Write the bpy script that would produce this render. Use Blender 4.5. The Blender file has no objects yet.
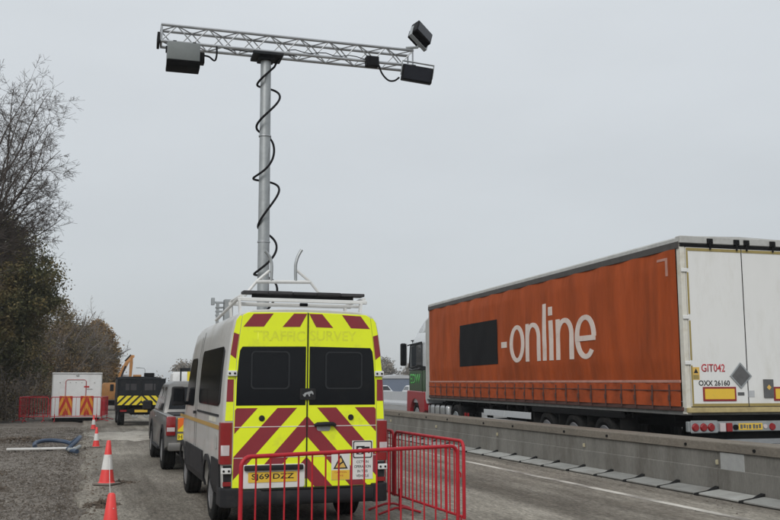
import bpy, bmesh, math, random
import numpy as np
from mathutils import Vector, Matrix, Euler

# ---------------------------------------------------------------- camera, sky, sun, exposure
sc = bpy.context.scene
R = math.radians
COL = sc.collection
cam_d = bpy.data.cameras.new('camera')
cam = bpy.data.objects.new('camera', cam_d); COL.objects.link(cam)
cam.location = (0, 0, 1.75)
cam.rotation_euler = Euler((R(90 + 7.72), 0, -R(18.55)), 'XYZ')
cam_d.sensor_width = 36; cam_d.lens = 900 / 780 * 36
cam_d.clip_start = 0.1; cam_d.clip_end = 6000
sc.camera = cam

world = bpy.data.worlds.new('World'); sc.world = world; world.use_nodes = True
wt = world.node_tree; wt.nodes.clear()
w_out = wt.nodes.new('ShaderNodeOutputWorld'); w_bg = wt.nodes.new('ShaderNodeBackground')
w_sky = wt.nodes.new('ShaderNodeTexSky'); w_sky.sky_type = 'NISHITA'; w_sky.sun_disc = False
SUN_EL, SUN_AZ = 38, 215            # degrees; azimuth clockwise from +Y (behind the camera, to the left)
w_sky.sun_elevation = R(SUN_EL); w_sky.sun_rotation = R(SUN_AZ)
w_tc = wt.nodes.new('ShaderNodeTexCoord')
w_map = wt.nodes.new('ShaderNodeMapping'); w_map.inputs['Scale'].default_value = (1.2, 1.2, 3.5)
w_nz = wt.nodes.new('ShaderNodeTexNoise'); w_nz.inputs['Scale'].default_value = 1.6; w_nz.inputs['Detail'].default_value = 5
w_cr = wt.nodes.new('ShaderNodeValToRGB')
w_cr.color_ramp.elements[0].position = 0.25; w_cr.color_ramp.elements[0].color = (.93, .93, .93, 1)
w_cr.color_ramp.elements[1].position = 0.75; w_cr.color_ramp.elements[1].color = (1.06, 1.06, 1.06, 1)
w_mix = wt.nodes.new('ShaderNodeMixRGB'); w_mix.inputs[0].default_value = 0.94     # thick cloud over the clear sky
wt.links.new(w_tc.outputs['Generated'], w_map.inputs[0]); wt.links.new(w_map.outputs[0], w_nz.inputs['Vector'])
wt.links.new(w_nz.outputs['Fac'], w_cr.inputs[0])
w_sep = wt.nodes.new('ShaderNodeSeparateXYZ'); wt.links.new(w_tc.outputs['Generated'], w_sep.inputs[0])
w_el = wt.nodes.new('ShaderNodeValToRGB')                     # overcast dome: zenith brighter than the horizon
w_el.color_ramp.elements[0].position = 0.0; w_el.color_ramp.elements[0].color = (5.25, 5.55, 5.75, 1)
w_el.color_ramp.elements[1].position = 1.0; w_el.color_ramp.elements[1].color = (8.9, 9.4, 9.9, 1)
wt.links.new(w_sep.outputs['Z'], w_el.inputs[0])
w_mul = wt.nodes.new('ShaderNodeMixRGB'); w_mul.blend_type = 'MULTIPLY'; w_mul.inputs[0].default_value = 1
wt.links.new(w_el.outputs[0], w_mul.inputs[1]); wt.links.new(w_cr.outputs[0], w_mul.inputs[2])
wt.links.new(w_sky.outputs[0], w_mix.inputs[1]); wt.links.new(w_mul.outputs[0], w_mix.inputs[2])
wt.links.new(w_mix.outputs[0], w_bg.inputs[0]); w_bg.inputs[1].default_value = 0.1
wt.links.new(w_bg.outputs[0], w_out.inputs[0])

sun_d = bpy.data.lights.new('sun', 'SUN'); sun_d.energy = 1.5; sun_d.angle = R(25); sun_d.color = (1, .97, .93)
sun = bpy.data.objects.new('sun', sun_d); COL.objects.link(sun)
_s = Vector((math.sin(R(SUN_AZ)) * math.cos(R(SUN_EL)), math.cos(R(SUN_AZ)) * math.cos(R(SUN_EL)), math.sin(R(SUN_EL))))
sun.rotation_euler = (-_s).to_track_quat('-Z', 'Y').to_euler(); sun.location = _s * 60
sc.view_settings.view_transform = 'Standard'; sc.view_settings.look = 'None'
sc.view_settings.exposure = 0.08; sc.view_settings.gamma = 1.0; sc.view_settings.use_curve_mapping = False
sc.render.engine = 'CYCLES'
sc.cycles.use_denoising = True
sc.cycles.max_bounces = 6; sc.cycles.transparent_max_bounces = 8

random.seed(7); rng = np.random.default_rng(11)

# ---------------------------------------------------------------- materials
def mat(name, col, rough=.6, metal=0., var=.12, vscale=6., bump=0., bscale=60., dirt=0., dcol=(.16, .13, .10), dscale=2.2, spec=.5, trans=0., coat=0., alt=None, altscale=1.5, altlo=.42, altw=.16, stretch=(1, 1, 1), world=False, orand=0., speck=0., sscale=60., streak=0.):
    """principled paint: noise mottling, optional second colour in patches, dirt film, fine bump"""
    m = bpy.data.materials.new(name); m.use_nodes = True
    nt = m.node_tree; N = nt.nodes; L = nt.links
    b = N['Principled BSDF']
    b.inputs['Roughness'].default_value = rough; b.inputs['Metallic'].default_value = metal
    b.inputs['Specular IOR Level'].default_value = spec
    if coat: b.inputs['Coat Weight'].default_value = coat; b.inputs['Coat Roughness'].default_value = .12
    if trans: b.inputs['Transmission Weight'].default_value = trans
    tc = N.new('ShaderNodeTexCoord'); mp = N.new('ShaderNodeMapping'); mp.inputs['Scale'].default_value = stretch
    if world:
        ge = N.new('ShaderNodeNewGeometry'); L.new(ge.outputs['Position'], mp.inputs[0])
    else:
        L.new(tc.outputs['Object'], mp.inputs[0])
    def noise(scale, detail=4, rgh=.6):
        n = N.new('ShaderNodeTexNoise'); n.inputs['Scale'].default_value = scale; n.inputs['Detail'].default_value = detail
        n.inputs['Roughness'].default_value = rgh; L.new(mp.outputs[0], n.inputs['Vector']); return n.outputs['Fac']
    def ramp(src, lo, hi, c0=(0, 0, 0, 1), c1=(1, 1, 1, 1)):
        r = N.new('ShaderNodeValToRGB'); r.color_ramp.elements[0].position = lo; r.color_ramp.elements[1].position = hi
        r.color_ramp.elements[0].color = c0; r.color_ramp.elements[1].color = c1; L.new(src, r.inputs[0]); return r.outputs[0]
    def mix(f, a, bb, mode='MIX'):
        x = N.new('ShaderNodeMixRGB'); x.blend_type = mode
        for i, v in enumerate((f, a, bb)):
            if hasattr(v, 'links'): L.new(v, x.inputs[i])
            elif i == 0: x.inputs[0].default_value = v
            else: x.inputs[i].default_value = (*v, 1) if len(v) == 3 else v
        return x.outputs[0]
    c = col
    if alt is not None: c = mix(ramp(noise(altscale, 6, .65), altlo, altlo + altw), c, alt)
    if var:
        c = mix(1.0, c, ramp(noise(vscale, 6, .7), .25, .75, (1 - var,) * 3 + (1,), (1 + var * .6,) * 3 + (1,)), 'MULTIPLY')
    if streak:
        m2 = N.new('ShaderNodeMapping'); m2.inputs['Scale'].default_value = (1.6, .035, 1); L.new(mp.inputs[0].links[0].from_socket, m2.inputs[0])
        n2 = N.new('ShaderNodeTexNoise'); n2.inputs['Scale'].default_value = 1.3; n2.inputs['Detail'].default_value = 5; n2.inputs['Roughness'].default_value = .7; L.new(m2.outputs[0], n2.inputs['Vector'])
        c = mix(1.0, c, ramp(n2.outputs['Fac'], .32, .68, (1 - streak, 1 - streak * 1.05, 1 - streak * 1.12, 1), (1 + streak * .7,) * 3 + (1,)), 'MULTIPLY')
    if speck:
        c = mix(1.0, c, ramp(noise(sscale, 2, .8), .35, .68, (1 - speck,) * 3 + (1,), (1 + speck,) * 3 + (1,)), 'MULTIPLY')
    if orand:
        oi = N.new('ShaderNodeObjectInfo'); c = mix(1.0, c, ramp(oi.outputs['Random'], 0, 1, (1 - orand,) * 3 + (1,), (1 + orand,) * 3 + (1,)), 'MULTIPLY')
    if dirt: 
        f = ramp(noise(dscale, 8, .72), .62 - .35 * dirt, .95 - .25 * dirt)
        c = mix(f, c, dcol)
        rr = N.new('ShaderNodeMath'); rr.operation = 'MULTIPLY_ADD'; L.new(f, rr.inputs[0]); rr.inputs[1].default_value = .4; rr.inputs[2].default_value = rough
        rr.use_clamp = True; L.new(rr.outputs[0], b.inputs['Roughness'])
    if hasattr(c, 'links'): L.new(c, b.inputs['Base Color'])
    else: b.inputs['Base Color'].default_value = (*c, 1)
    if bump:
        bp = N.new('ShaderNodeBump'); bp.inputs['Strength'].default_value = min(1, bump); bp.inputs['Distance'].default_value = .02
        L.new(noise(bscale, 6, .7), bp.inputs['Height']); L.new(bp.outputs[0], b.inputs['Normal'])
    return m

M = {}
M['tarmac'] = mat('tarmac', (.172, .155, .131), .88, var=.34, vscale=3.1, bump=.8, bscale=38, alt=(.325, .30, .255), altscale=.42, altlo=.42, altw=.20, stretch=(1, .28, 1), dirt=.32, dcol=(.10, .082, .066), dscale=1.1, world=True, speck=.36, sscale=24, streak=.36, spec=.12)
M['carriageway'] = mat('carriageway', (.16, .155, .145), .8, var=.2, vscale=1.5, bump=.4, bscale=50, stretch=(1, .1, 1), world=True)
M['gravel_ground'] = mat('gravel_ground', (.118, .098, .078), .95, var=.45, vscale=7, bump=1, bscale=22, alt=(.172, .150, .125), altscale=.45, altlo=.42, altw=.14, stretch=(.9, .7, 1), dirt=.26, dcol=(.06, .047, .036), dscale=.7, world=True, speck=.5, sscale=16)
M['soil'] = mat('soil', (.105, .08, .058), .95, var=.45, vscale=8, bump=1, bscale=20)
M['field'] = mat('field', (.10, .10, .065), .95, var=.35, vscale=.15, alt=(.13, .115, .085), altscale=.02, world=True)
M['stone'] = mat('stone', (.21, .19, .168), .9, var=.5, vscale=14.0, alt=(.09, .075, .06), altscale=9, altlo=.44, altw=.08, world=True, spec=.2)
M['concrete'] = mat('concrete', (.20, .192, .172), .85, var=.30, vscale=1.6, bump=.3, bscale=70, dirt=.46, dcol=(.095, .084, .07), dscale=1.3, stretch=(1, 1.6, .35), world=True, orand=.08, speck=.12, sscale=30, spec=.2)
M['concrete_cap'] = mat('concrete_cap', (.205, .182, .15), .85, var=.32, vscale=2.2, bump=.25, bscale=60, dirt=.42, dcol=(.10, .082, .066), stretch=(1, .5, 1), world=True, orand=.06, speck=.14, sscale=30, spec=.2)
M['pale_patch'] = mat('pale_patch', (.33, .335, .325), .75, var=.18, vscale=5, bump=.1)
M['plate_grey'] = mat('plate_grey', (.29, .29, .27), .7, var=.25, vscale=3, bump=.25, bscale=60, dirt=.3, dcol=(.14, .12, .1), world=True, orand=.22)
M['rubber'] = mat('rubber', (.014, .014, .014), .9, var=.3, vscale=8, dirt=.28, dcol=(.06, .052, .042), dscale=4, spec=.12)
M['white_line'] = mat('white_line', (.56, .53, .47), .75, var=.2, vscale=6, alt=(.20, .18, .155), altscale=1.6, altlo=.44, altw=.14, stretch=(1, .30, 1), world=True)
M['van_white'] = mat('van_white', (.50, .49, .465), .33, var=.05, coat=.4, dirt=.42, dcol=(.25, .215, .17), dscale=1.5)
M['black_plastic'] = mat('black_plastic', (.018, .018, .02), .6, var=.2, dirt=.30, dcol=(.06, .054, .046), dscale=3, spec=.2)
M['fluoro'] = mat('fluoro', (.78, .88, .015), .45, var=.05, dirt=.2, dcol=(.42, .42, .06), dscale=2.0)
M['chevron_red'] = mat('chevron_red', (.235, .022, .032), .42, var=.1, dirt=.12, dcol=(.17, .06, .05))
M['ghost_letter'] = mat('ghost_letter', (.70, .77, .03), .6, var=.2, vscale=14)
M['glass_dark'] = mat('glass_dark', (.006, .007, .009), .10, var=.1, spec=.22, dirt=.15, dcol=(.02, .019, .018), dscale=1.5)
M['glass_frame'] = mat('glass_frame', (.022, .024, .027), .35, var=0, spec=.3)
M['tail_red'] = mat('tail_red', (.24, .012, .014), .15, var=.1, coat=.5)
M['tail_clear'] = mat('tail_clear', (.52, .46, .46), .15, var=.1, coat=.5)
M['chrome'] = mat('chrome', (.62, .63, .64), .18, metal=1., var=.1)
M['alu'] = mat('alu', (.42, .43, .44), .42, metal=.85, var=.2, vscale=5)
M['galv'] = mat('galv', (.36, .38, .385), .5, metal=.55, var=.2, vscale=7, dirt=.2, dcol=(.22, .21, .2))
M['rim_steel'] = mat('rim_steel', (.23, .23, .235), .5, metal=.5, var=.2, dirt=.35)
M['plate_yellow'] = mat('plate_yellow', (.72, .47, .045), .45, var=.06, dirt=.2, dcol=(.4, .3, .1))
M['ink'] = mat('ink', (.012, .012, .012), .5, var=0)
M['white_sticker'] = mat('white_sticker', (.66, .65, .62), .5, var=.06, dirt=.15, dcol=(.4, .38, .33))
M['sign_orange'] = mat('sign_orange', (.66, .42, .10), .5, var=.05)
M['gold_stripe'] = mat('gold_stripe', (.42, .25, .06), .5, var=.1)
M['rack_white'] = mat('rack_white', (.66, .66, .64), .45, var=.1, dirt=.25, dcol=(.35, .33, .3))
M['board_dark'] = mat('board_dark', (.05, .048, .05), .6, var=.3, vscale=5, spec=.2, orand=.3)
M['cable'] = mat('cable', (.006, .006, .007), .6, var=0, spec=.15)
M['box_grey'] = mat('box_grey', (.23, .25, .25), .55, var=.12, spec=.3)
M['fitting_black'] = mat('box_black', (.006, .006, .007), .6, var=.1, spec=.15)  # plain black of casings, mirror shells and small fittings
M['lens'] = mat('lens', (.006, .007, .012), .2, var=0, spec=.3)
M['red_tube'] = mat('red_tube', (.43, .012, .022), .45, var=.22, vscale=7, dirt=.28, dcol=(.17, .03, .032), dscale=5, spec=.35)
M['cone_red'] = mat('cone_red', (.74, .05, .045), .5, var=.12, dirt=.2, dcol=(.42, .09, .07), dscale=5)
M['cone_white'] = mat('cone_white', (.66, .65, .62), .4, var=.08, dirt=.25, dcol=(.42, .39, .34), dscale=5)
M['cone_base'] = mat('cone_base', (.20, .17, .145), .8, var=.3, dirt=.5, dcol=(.12, .1, .08), dscale=5)
M['rope'] = mat('rope', (.62, .61, .58), .8, var=.2)
M['hose'] = mat('hose', (.03, .055, .10), .45, var=.15, dirt=.3, dcol=(.10, .09, .08))
M['silver_paint'] = mat('silver_paint', (.145, .143, .138), .38, metal=.3, var=.05, coat=.3, dirt=.5, dcol=(.13, .115, .095), dscale=1.6)
M['orange_chev'] = mat('orange_chev', (.78, .15, .02), .4, var=.06)
M['yellow_chev'] = mat('yellow_chev', (.78, .62, .03), .4, var=.06)
M['red_chev'] = mat('red_chev', (.42, .025, .015), .45, var=.1)
M['amber_chev'] = mat('amber_chev', (.62, .27, .02), .45, var=.1)
M['cabin_white'] = mat('cabin_white', (.66, .665, .655), .5, var=.07, dirt=.25, dcol=(.42, .40, .36), dscale=1.2)
M['door_line'] = mat('door_line', (.42, .03, .03), .5, var=.1)
M['machine_orange'] = mat('machine_orange', (.42, .19, .055), .55, var=.25, dirt=.4, dcol=(.2, .13, .07))
M['dark_steel'] = mat('dark_steel', (.014, .016, .019), .6, var=.25, dirt=.3, dcol=(.045, .04, .035), spec=.2)
M['curtain'] = mat('curtain', (.365, .072, .018), .65, var=.28, vscale=1.1, bump=.2, bscale=9, dirt=.46, dcol=(.17, .045, .018), dscale=.9, stretch=(1, 1.6, .3), spec=.10)
M['curtain_low'] = mat('curtain_low', (.37, .075, .024), .65, var=.3, vscale=3, bump=.2, bscale=20, dirt=.46, dcol=(.12, .04, .022), dscale=1.8, spec=.08)
M['curtain_stripe'] = mat('curtain_stripe', (.44, .22, .17), .6, var=.3, vscale=5, dirt=.35, dcol=(.25, .10, .07))
M['letter_white'] = mat('letter_white', (.66, .56, .50), .6, var=.12, vscale=2, dirt=.22, dcol=(.45, .28, .2))
M['cover_black'] = mat('cover_black', (.006, .006, .007), .7, var=.3, vscale=1.5, dirt=.25, dcol=(.03, .029, .027), dscale=.8, spec=.12)
M['trailer_white'] = mat('trailer_white', (.70, .70, .68), .45, var=.06, vscale=1.2, dirt=.28, dcol=(.50, .48, .42), dscale=1.0, stretch=(1, 1, .3))
M['trailer_cream'] = mat('trailer_cream', (.62, .60, .53), .5, var=.12, dirt=.35, dcol=(.38, .31, .18))
M['trailer_grey'] = mat('trailer_grey', (.20, .20, .19), .6, var=.25, vscale=3, dirt=.4, dcol=(.11, .10, .09))
M['roof_grey'] = mat('roof_grey', (.42, .42, .40), .55, var=.15, dirt=.4, dcol=(.25, .24, .22))
M['seal_ochre'] = mat('seal_ochre', (.30, .23, .075), .6, var=.2)
M['sill_ochre'] = mat('sill_ochre', (.46, .37, .17), .6, var=.2, dirt=.4, dcol=(.2, .15, .08))
M['chassis'] = mat('chassis', (.009, .009, .0095), .8, var=.3, dirt=.25, dcol=(.03, .026, .022), spec=.1)
M['cab_white'] = mat('cab_white', (.58, .60, .61), .25, var=.05, coat=.6, dirt=.2, dcol=(.35, .34, .32))
M['cab_green'] = mat('cab_green', (.006, .05, .014), .3, var=.1, coat=.3)
M['cab_script'] = mat('cab_script', (.06, .36, .06), .4, var=.05)
M['cab_red'] = mat('cab_red', (.30, .018, .026), .35, var=.1, coat=.4, dirt=.25)
M['tank'] = mat('tank', (.48, .49, .49), .35, metal=.6, var=.15, dirt=.35)
M['grey_sticker'] = mat('grey_sticker', (.10, .10, .10), .5, var=.3, vscale=8)
M['text_red'] = mat('text_red', (.45, .03, .04), .5, var=.1)
M['bark'] = mat('bark', (.055, .045, .038), .9, var=.4, vscale=5, bump=.5, bscale=20)
M['twig'] = mat('twig', (.085, .07, .062), .9, var=.3, vscale=2)
M['twig_grey'] = mat('twig_grey', (.17, .145, .125), .9, var=.3, vscale=2)
def leafmat(name, c, alt):
    m = mat(name, c, .7, var=.45, vscale=1.1, alt=alt, altscale=.55, altlo=.44, altw=.14, spec=.25)
    return m
M['leaf_dark'] = leafmat('leaf_dark', (0.075, 0.075, 0.028), (0.135, 0.098, 0.038))
M['leaf_brown'] = leafmat('leaf_brown', (0.19, 0.125, 0.06), (0.12, 0.1, 0.052))
M['leaf_gold'] = leafmat('leaf_gold', (0.27, 0.155, 0.05), (0.17, 0.12, 0.05))
M['leaf_far'] = leafmat('leaf_far', (0.2, 0.18, 0.145), (0.25, 0.21, 0.165))
M['bramble'] = leafmat('bramble', (0.12, 0.095, 0.062), (0.18, 0.135, 0.085))
M['shed_blue'] = mat('shed_blue', (.13, .16, .22), .6, var=.1)
M['shed_pale'] = mat('shed_pale', (.42, .43, .44), .6, var=.1)
M['car_white'] = mat('car_white', (.62, .62, .62), .3, var=.03, coat=.5)
M['car_red'] = mat('car_red', (.42, .03, .03), .3, var=.05, coat=.5)
M['rail_dark'] = mat('rail_dark', (.075, .07, .066), .6, var=.25, dirt=.3, dcol=(.12, .11, .1), spec=.2)
M['strap_brown'] = mat('strap_brown', (.075, .03, .022), .7, var=.3, dirt=.3, dcol=(.12, .06, .045))
M['cab_glass'] = mat('cab_glass', (.04, .045, .05), .04, var=.1, spec=1.0)
M['lamp_on'] = mat('lamp_red_off', (.5, .03, .03), .25, var=0)

# ---------------------------------------------------------------- mesh helpers
class MB:
    def __init__(s): s.v = []; s.f = []
    def add(s, vs, fs):
        k = len(s.v); s.v += [tuple(p) for p in vs]; s.f += [tuple(i + k for i in f) for f in fs]; return s
    def box(s, x0, x1, y0, y1, z0, z1):
        return s.add([(x0, y0, z0), (x1, y0, z0), (x1, y1, z0), (x0, y1, z0), (x0, y0, z1), (x1, y0, z1), (x1, y1, z1), (x0, y1, z1)],
                     [(0, 3, 2, 1), (4, 5, 6, 7), (0, 1, 5, 4), (1, 2, 6, 5), (2, 3, 7, 6), (3, 0, 4, 7)])
    def obox(s, c, size, rot=(0, 0, 0)):
        m = Matrix.Translation(c) @ Euler(rot).to_matrix().to_4x4()
        a, b, d = size[0] / 2, size[1] / 2, size[2] / 2
        pts = [m @ Vector(p) for p in ((-a, -b, -d), (a, -b, -d), (a, b, -d), (-a, b, -d), (-a, -b, d), (a, -b, d), (a, b, d), (-a, b, d))]
        return s.add(pts, [(0, 3, 2, 1), (4, 5, 6, 7), (0, 1, 5, 4), (1, 2, 6, 5), (2, 3, 7, 6), (3, 0, 4, 7)])
    def prism(s, pts, off):
        """planar polygon (3D points) swept by the vector off"""
        n = len(pts); o = Vector(off)
        vs = [Vector(p) for p in pts] + [Vector(p) + o for p in pts]
        return s.add(vs, [tuple(range(n)), tuple(range(2 * n - 1, n - 1, -1))] + [(i, (i + 1) % n, n + (i + 1) % n, n + i) for i in range(n)])
    def loft(s, rings, caps=True, closed=True):
        n = len(rings[0]); k = len(s.v)
        for r in rings: s.v += [tuple(p) for p in r]
        for a in range(len(rings) - 1):
            for i in range(n if closed else n - 1):
                j = (i + 1) % n
                s.f.append((k + a * n + i, k + a * n + j, k + (a + 1) * n + j, k + (a + 1) * n + i))
        if caps and closed:
            s.f.append(tuple(k + i for i in range(n))); s.f.append(tuple(k + (len(rings) - 1) * n + i for i in range(n - 1, -1, -1)))
        return s
    def tube(s, pts, r, n=8, caps=True):
        P = [Vector(p) for p in pts]; rr = r if isinstance(r, (list, tuple)) else [r] * len(P)
        rings = []; ref = None
        for i, p in enumerate(P):
            t = (P[min(i + 1, len(P) - 1)] - P[max(i - 1, 0)]).normalized()
            if ref is None:
                ref = t.cross(Vector((0, 0, 1)))
                if ref.length < .05: ref = t.cross(Vector((1, 0, 0)))
            ref = (ref - t * ref.dot(t)).normalized(); b = t.cross(ref)
            rings.append([p + (ref * math.cos(2 * math.pi * k / n) + b * math.sin(2 * math.pi * k / n)) * rr[i] for k in range(n)])
        return s.loft(rings, caps)
    def lathe(s, prof, axis='x', c=(0, 0, 0), n=24):
        """prof: (along axis, radius) pairs"""
        rings = []
        for a, r in prof:
            ring = []
            for k in range(n):
                t = 2 * math.pi * k / n; u, w = r * math.cos(t), r * math.sin(t)
                p = (a, u, w) if axis == 'x' else ((u, a, w) if axis == 'y' else (u, w, a))
                ring.append((p[0] + c[0], p[1] + c[1], p[2] + c[2]))
            rings.append(ring)
        return s.loft(rings)
    def mesh(s, name, material, bevel=0., smooth=35., seg=1):
        me = bpy.data.meshes.new(name); me.from_pydata(s.v, [], s.f)
        bm = bmesh.new(); bm.from_mesh(me)
        bmesh.ops.recalc_face_normals(bm, faces=bm.faces)
        if bevel:
            es = [e for e in bm.edges if len(e.link_faces) == 2 and e.calc_face_angle(0) > .5]
            bmesh.ops.bevel(bm, geom=es, offset=bevel, segments=seg, affect='EDGES', profile=.5, clamp_overlap=True)
        if smooth:
            lim = R(smooth)
            for f in bm.faces: f.smooth = True
            for e in bm.edges:
                e.smooth = not (len(e.link_faces) == 2 and e.calc_face_angle(0) > lim)
        bm.to_mesh(me); bm.free(); me.materials.append(M[material] if isinstance(material, str) else material)
        return me
    def build(s, name, material, parent=None, bevel=0., smooth=35., seg=1):
        return obj(name, s.mesh(name, material, bevel, smooth, seg), parent)

def obj(name, me, parent=None, loc=None, rot=None):
    o = bpy.data.objects.new(name, me); COL.objects.link(o)
    if parent is not None: o.parent = parent
    if loc is not None: o.location = loc
    if rot is not None: o.rotation_euler = rot
    return o
def thing(name, label, cat, loc=(0, 0, 0), rotz=0., group=None):
    o = bpy.data.objects.new(name, None); COL.objects.link(o); o.location = loc; o.rotation_euler = (0, 0, rotz); o.empty_display_size = .2
    return tag(o, label, cat, group)
def tag(o, label, cat, group=None, kind=None):
    o['label'] = label; o['category'] = cat
    if group: o['group'] = group
    if kind: o['kind'] = kind
    return o
def struct(o): o['kind'] = 'structure'; return o
def copy_tree(o, parent=None):
    c = o.copy(); COL.objects.link(c)
    if parent is not None: c.parent = parent
    for ch in list(o.children): copy_tree(ch, c)
    return c
def boolean_cut(o, cutters):
    for c in cutters:
        md = o.modifiers.new('cut', 'BOOLEAN'); md.operation = 'DIFFERENCE'; md.solver = 'EXACT'; md.object = c
    bpy.context.view_layer.update()
    dg = bpy.context.evaluated_depsgraph_get()
    me = bpy.data.meshes.new_from_object(o.evaluated_get(dg)); o.modifiers.clear(); o.data = me
    for c in cutters: bpy.data.objects.remove(c)
def text_obj(name, s, material, parent, origin, xdir, ydir, w=None, h=None, bold=0., ext=.002):
    """flat lettering: lower left at origin, x along xdir, up along ydir, scaled to width w and cap height h"""
    cu = bpy.data.curves.new(name, 'FONT'); cu.body = s; cu.size = 1; cu.extrude = 0; cu.offset = bold; cu.resolution_u = 4
    t = bpy.data.objects.new(name, cu); COL.objects.link(t); bpy.context.view_layer.update()
    me = bpy.data.meshes.new_from_object(t.evaluated_get(bpy.context.evaluated_depsgraph_get()))
    bpy.data.objects.remove(t); me.name = name
    n = len(me.vertices); co = np.empty(n * 3); me.vertices.foreach_get('co', co); co = co.reshape(-1, 3)
    lo, hi = co.min(0), co.max(0)
    sx = w / (hi[0] - lo[0]) if w else None; sy = h / (hi[1] - lo[1]) if h else None
    sx = sx or sy; sy = sy or sx
    X = Vector(xdir).normalized(); Y = Vector(ydir).normalized(); Z = X.cross(Y)
    q = (co[:, :1] - lo[0]) * sx * np.array(X) + (co[:, 1:2] - lo[1]) * sy * np.array(Y) + np.array(origin)
    me.vertices.foreach_set('co', q.ravel()); me.update()
    me.materials.clear(); me.materials.append(M[material])
    bm = bmesh.new(); bm.from_mesh(me); bmesh.ops.dissolve_degenerate(bm, edges=bm.edges, dist=1e-5)
    r = bmesh.ops.extrude_face_region(bm, geom=list(bm.faces)) if ext else {'geom': []}
    for g in r['geom']:
        if isinstance(g, bmesh.types.BMVert): g.co += Z * ext
    bmesh.ops.recalc_face_normals(bm, faces=bm.faces)
    bm.to_mesh(me); bm.free()
    return obj(name, me, parent)
def clip(poly, a, b, c, keep_le=True):
    """clip polygon of (x,z) to a*x+b*z<=c (or >=)"""
    out = []; sgn = 1 if keep_le else -1
    d = [sgn * (a * p[0] + b * p[1] - c) for p in poly]
    for i in range(len(poly)):
        j = (i + 1) % len(poly)
        if d[i] <= 0: out.append(poly[i])
        if (d[i] < 0 < d[j]) or (d[j] < 0 < d[i]):
            t = d[i] / (d[i] - d[j]); out.append((poly[i][0] + t * (poly[j][0] - poly[i][0]), poly[i][1] + t * (poly[j][1] - poly[i][1])))
    return out
def bands(poly, slope, ranges):
    """pieces of poly where z + slope*x lies in each range"""
    res = []
    for lo, hi in ranges:
        p = clip(clip(poly, slope, 1, hi, True), slope, 1, lo, False)
        if len(p) >= 3: res.append(p)
    return res
def slab(name, poly, y0, y1, material, parent, bevel=0.):
    """polygon of (x,z) facing -Y between y0 (front) and y1"""
    return MB().prism([(x, y0, z) for x, z in poly], (0, y1 - y0, 0)).build(name, material, parent, bevel, 0)
def rect(x0, x1, z0, z1): return [(x0, z0), (x1, z0), (x1, z1), (x0, z1)]
def rrect(x0, x1, z0, z1, r, n=5):
    p = []
    for cx, cz, a0 in ((x1 - r, z1 - r, 0), (x0 + r, z1 - r, 90), (x0 + r, z0 + r, 180), (x1 - r, z0 + r, 270)):
        for k in range(n + 1):
            a = R(a0 + 90 * k / n); p.append((cx + r * math.cos(a), cz + r * math.sin(a)))
    return p
def circ(cx, cz, r, n=20): return [(cx + r * math.cos(2 * math.pi * k / n), cz + r * math.sin(2 * math.pi * k / n)) for k in range(n)]

_wheel_cache = {}
def wheel(parent, loc, r, w, rim_r, out=-1, rim_mat='rim_steel', dish=.05):
    """tyre with tread grooves, and its rim as a sub-part; out = side (sign of x) the rim faces"""
    key = (r, w, rim_r, rim_mat, out, dish)
    if key not in _wheel_cache:
        h = w / 2
        prof = [(-h * .72, rim_r), (-h, rim_r + (r - rim_r) * .35), (-h * .98, rim_r + (r - rim_r) * .72), (-h * .80, r * .985)]
        for g in (-.5, 0, .5):
            prof += [(h * (g - .10), r), (h * (g - .07), r - .012), (h * (g + .07), r - .012), (h * (g + .10), r)]
        prof += [(h * .80, r * .985), (h * .98, rim_r + (r - rim_r) * .72), (h, rim_r + (r - rim_r) * .35), (h * .72, rim_r)]
        tm = MB().lathe(prof, 'x', n=40).mesh('wheel', 'rubber', 0, 30)
        o = out; b = MB()
        b.lathe([(o * h * .9, rim_r * 1.02), (o * h * .95, rim_r * .97), (o * (h * .95 - dish), rim_r * .86), (o * (h * .95 - dish * 1.2), rim_r * .45),
                 (o * (h * .95 - dish * .3), rim_r * .36), (o * (h * .95 - dish * .2), rim_r * .12), (o * (h * .9 - dish * .2), .001)], 'x', n=28)
        for k in range(6):
            t = k * math.pi / 3; b.lathe([(o * (h * .95 - dish * 1.3), .018), (o * (h * .95 - dish * .1), .018), (o * (h * .95), .001)], 'x', (0, rim_r * .27 * math.cos(t), rim_r * .27 * math.sin(t)), 6)
        _wheel_cache[key] = (tm, b.mesh('rim', rim_mat, 0, 30))
    tm, rm = _wheel_cache[key]
    o = obj('wheel', tm, parent, loc); obj('rim', rm, o)
    return o

# ---------------------------------------------------------------- value noise for terrain
_NZ = rng.random((256, 256))
def vnoise(x, y, s):
    x = np.asarray(x) / s; y = np.asarray(y) / s; xi = np.floor(x).astype(int); yi = np.floor(y).astype(int); fx = x - xi; fy = y - yi
    fx = fx * fx * (3 - 2 * fx); fy = fy * fy * (3 - 2 * fy); g = lambda a, b: _NZ[a % 256, b % 256]
    return (g(xi, yi) * (1 - fx) + g(xi + 1, yi) * fx) * (1 - fy) + (g(xi, yi + 1) * (1 - fx) + g(xi + 1, yi + 1) * fx) * fy - .5
def grid_obj(name, xs, ys, zf, material):
    X, Y = np.meshgrid(xs, ys); Z = zf(X, Y); nx, ny = len(xs), len(ys)
    v = np.stack([X, Y, Z], -1).reshape(-1, 3)
    i = np.arange(nx * ny).reshape(ny, nx)
    f = np.stack([i[:-1, :-1], i[:-1, 1:], i[1:, 1:], i[1:, :-1]], -1).reshape(-1, 4)
    return obj(name, fast_mesh(name, v, f, material, True))
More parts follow.
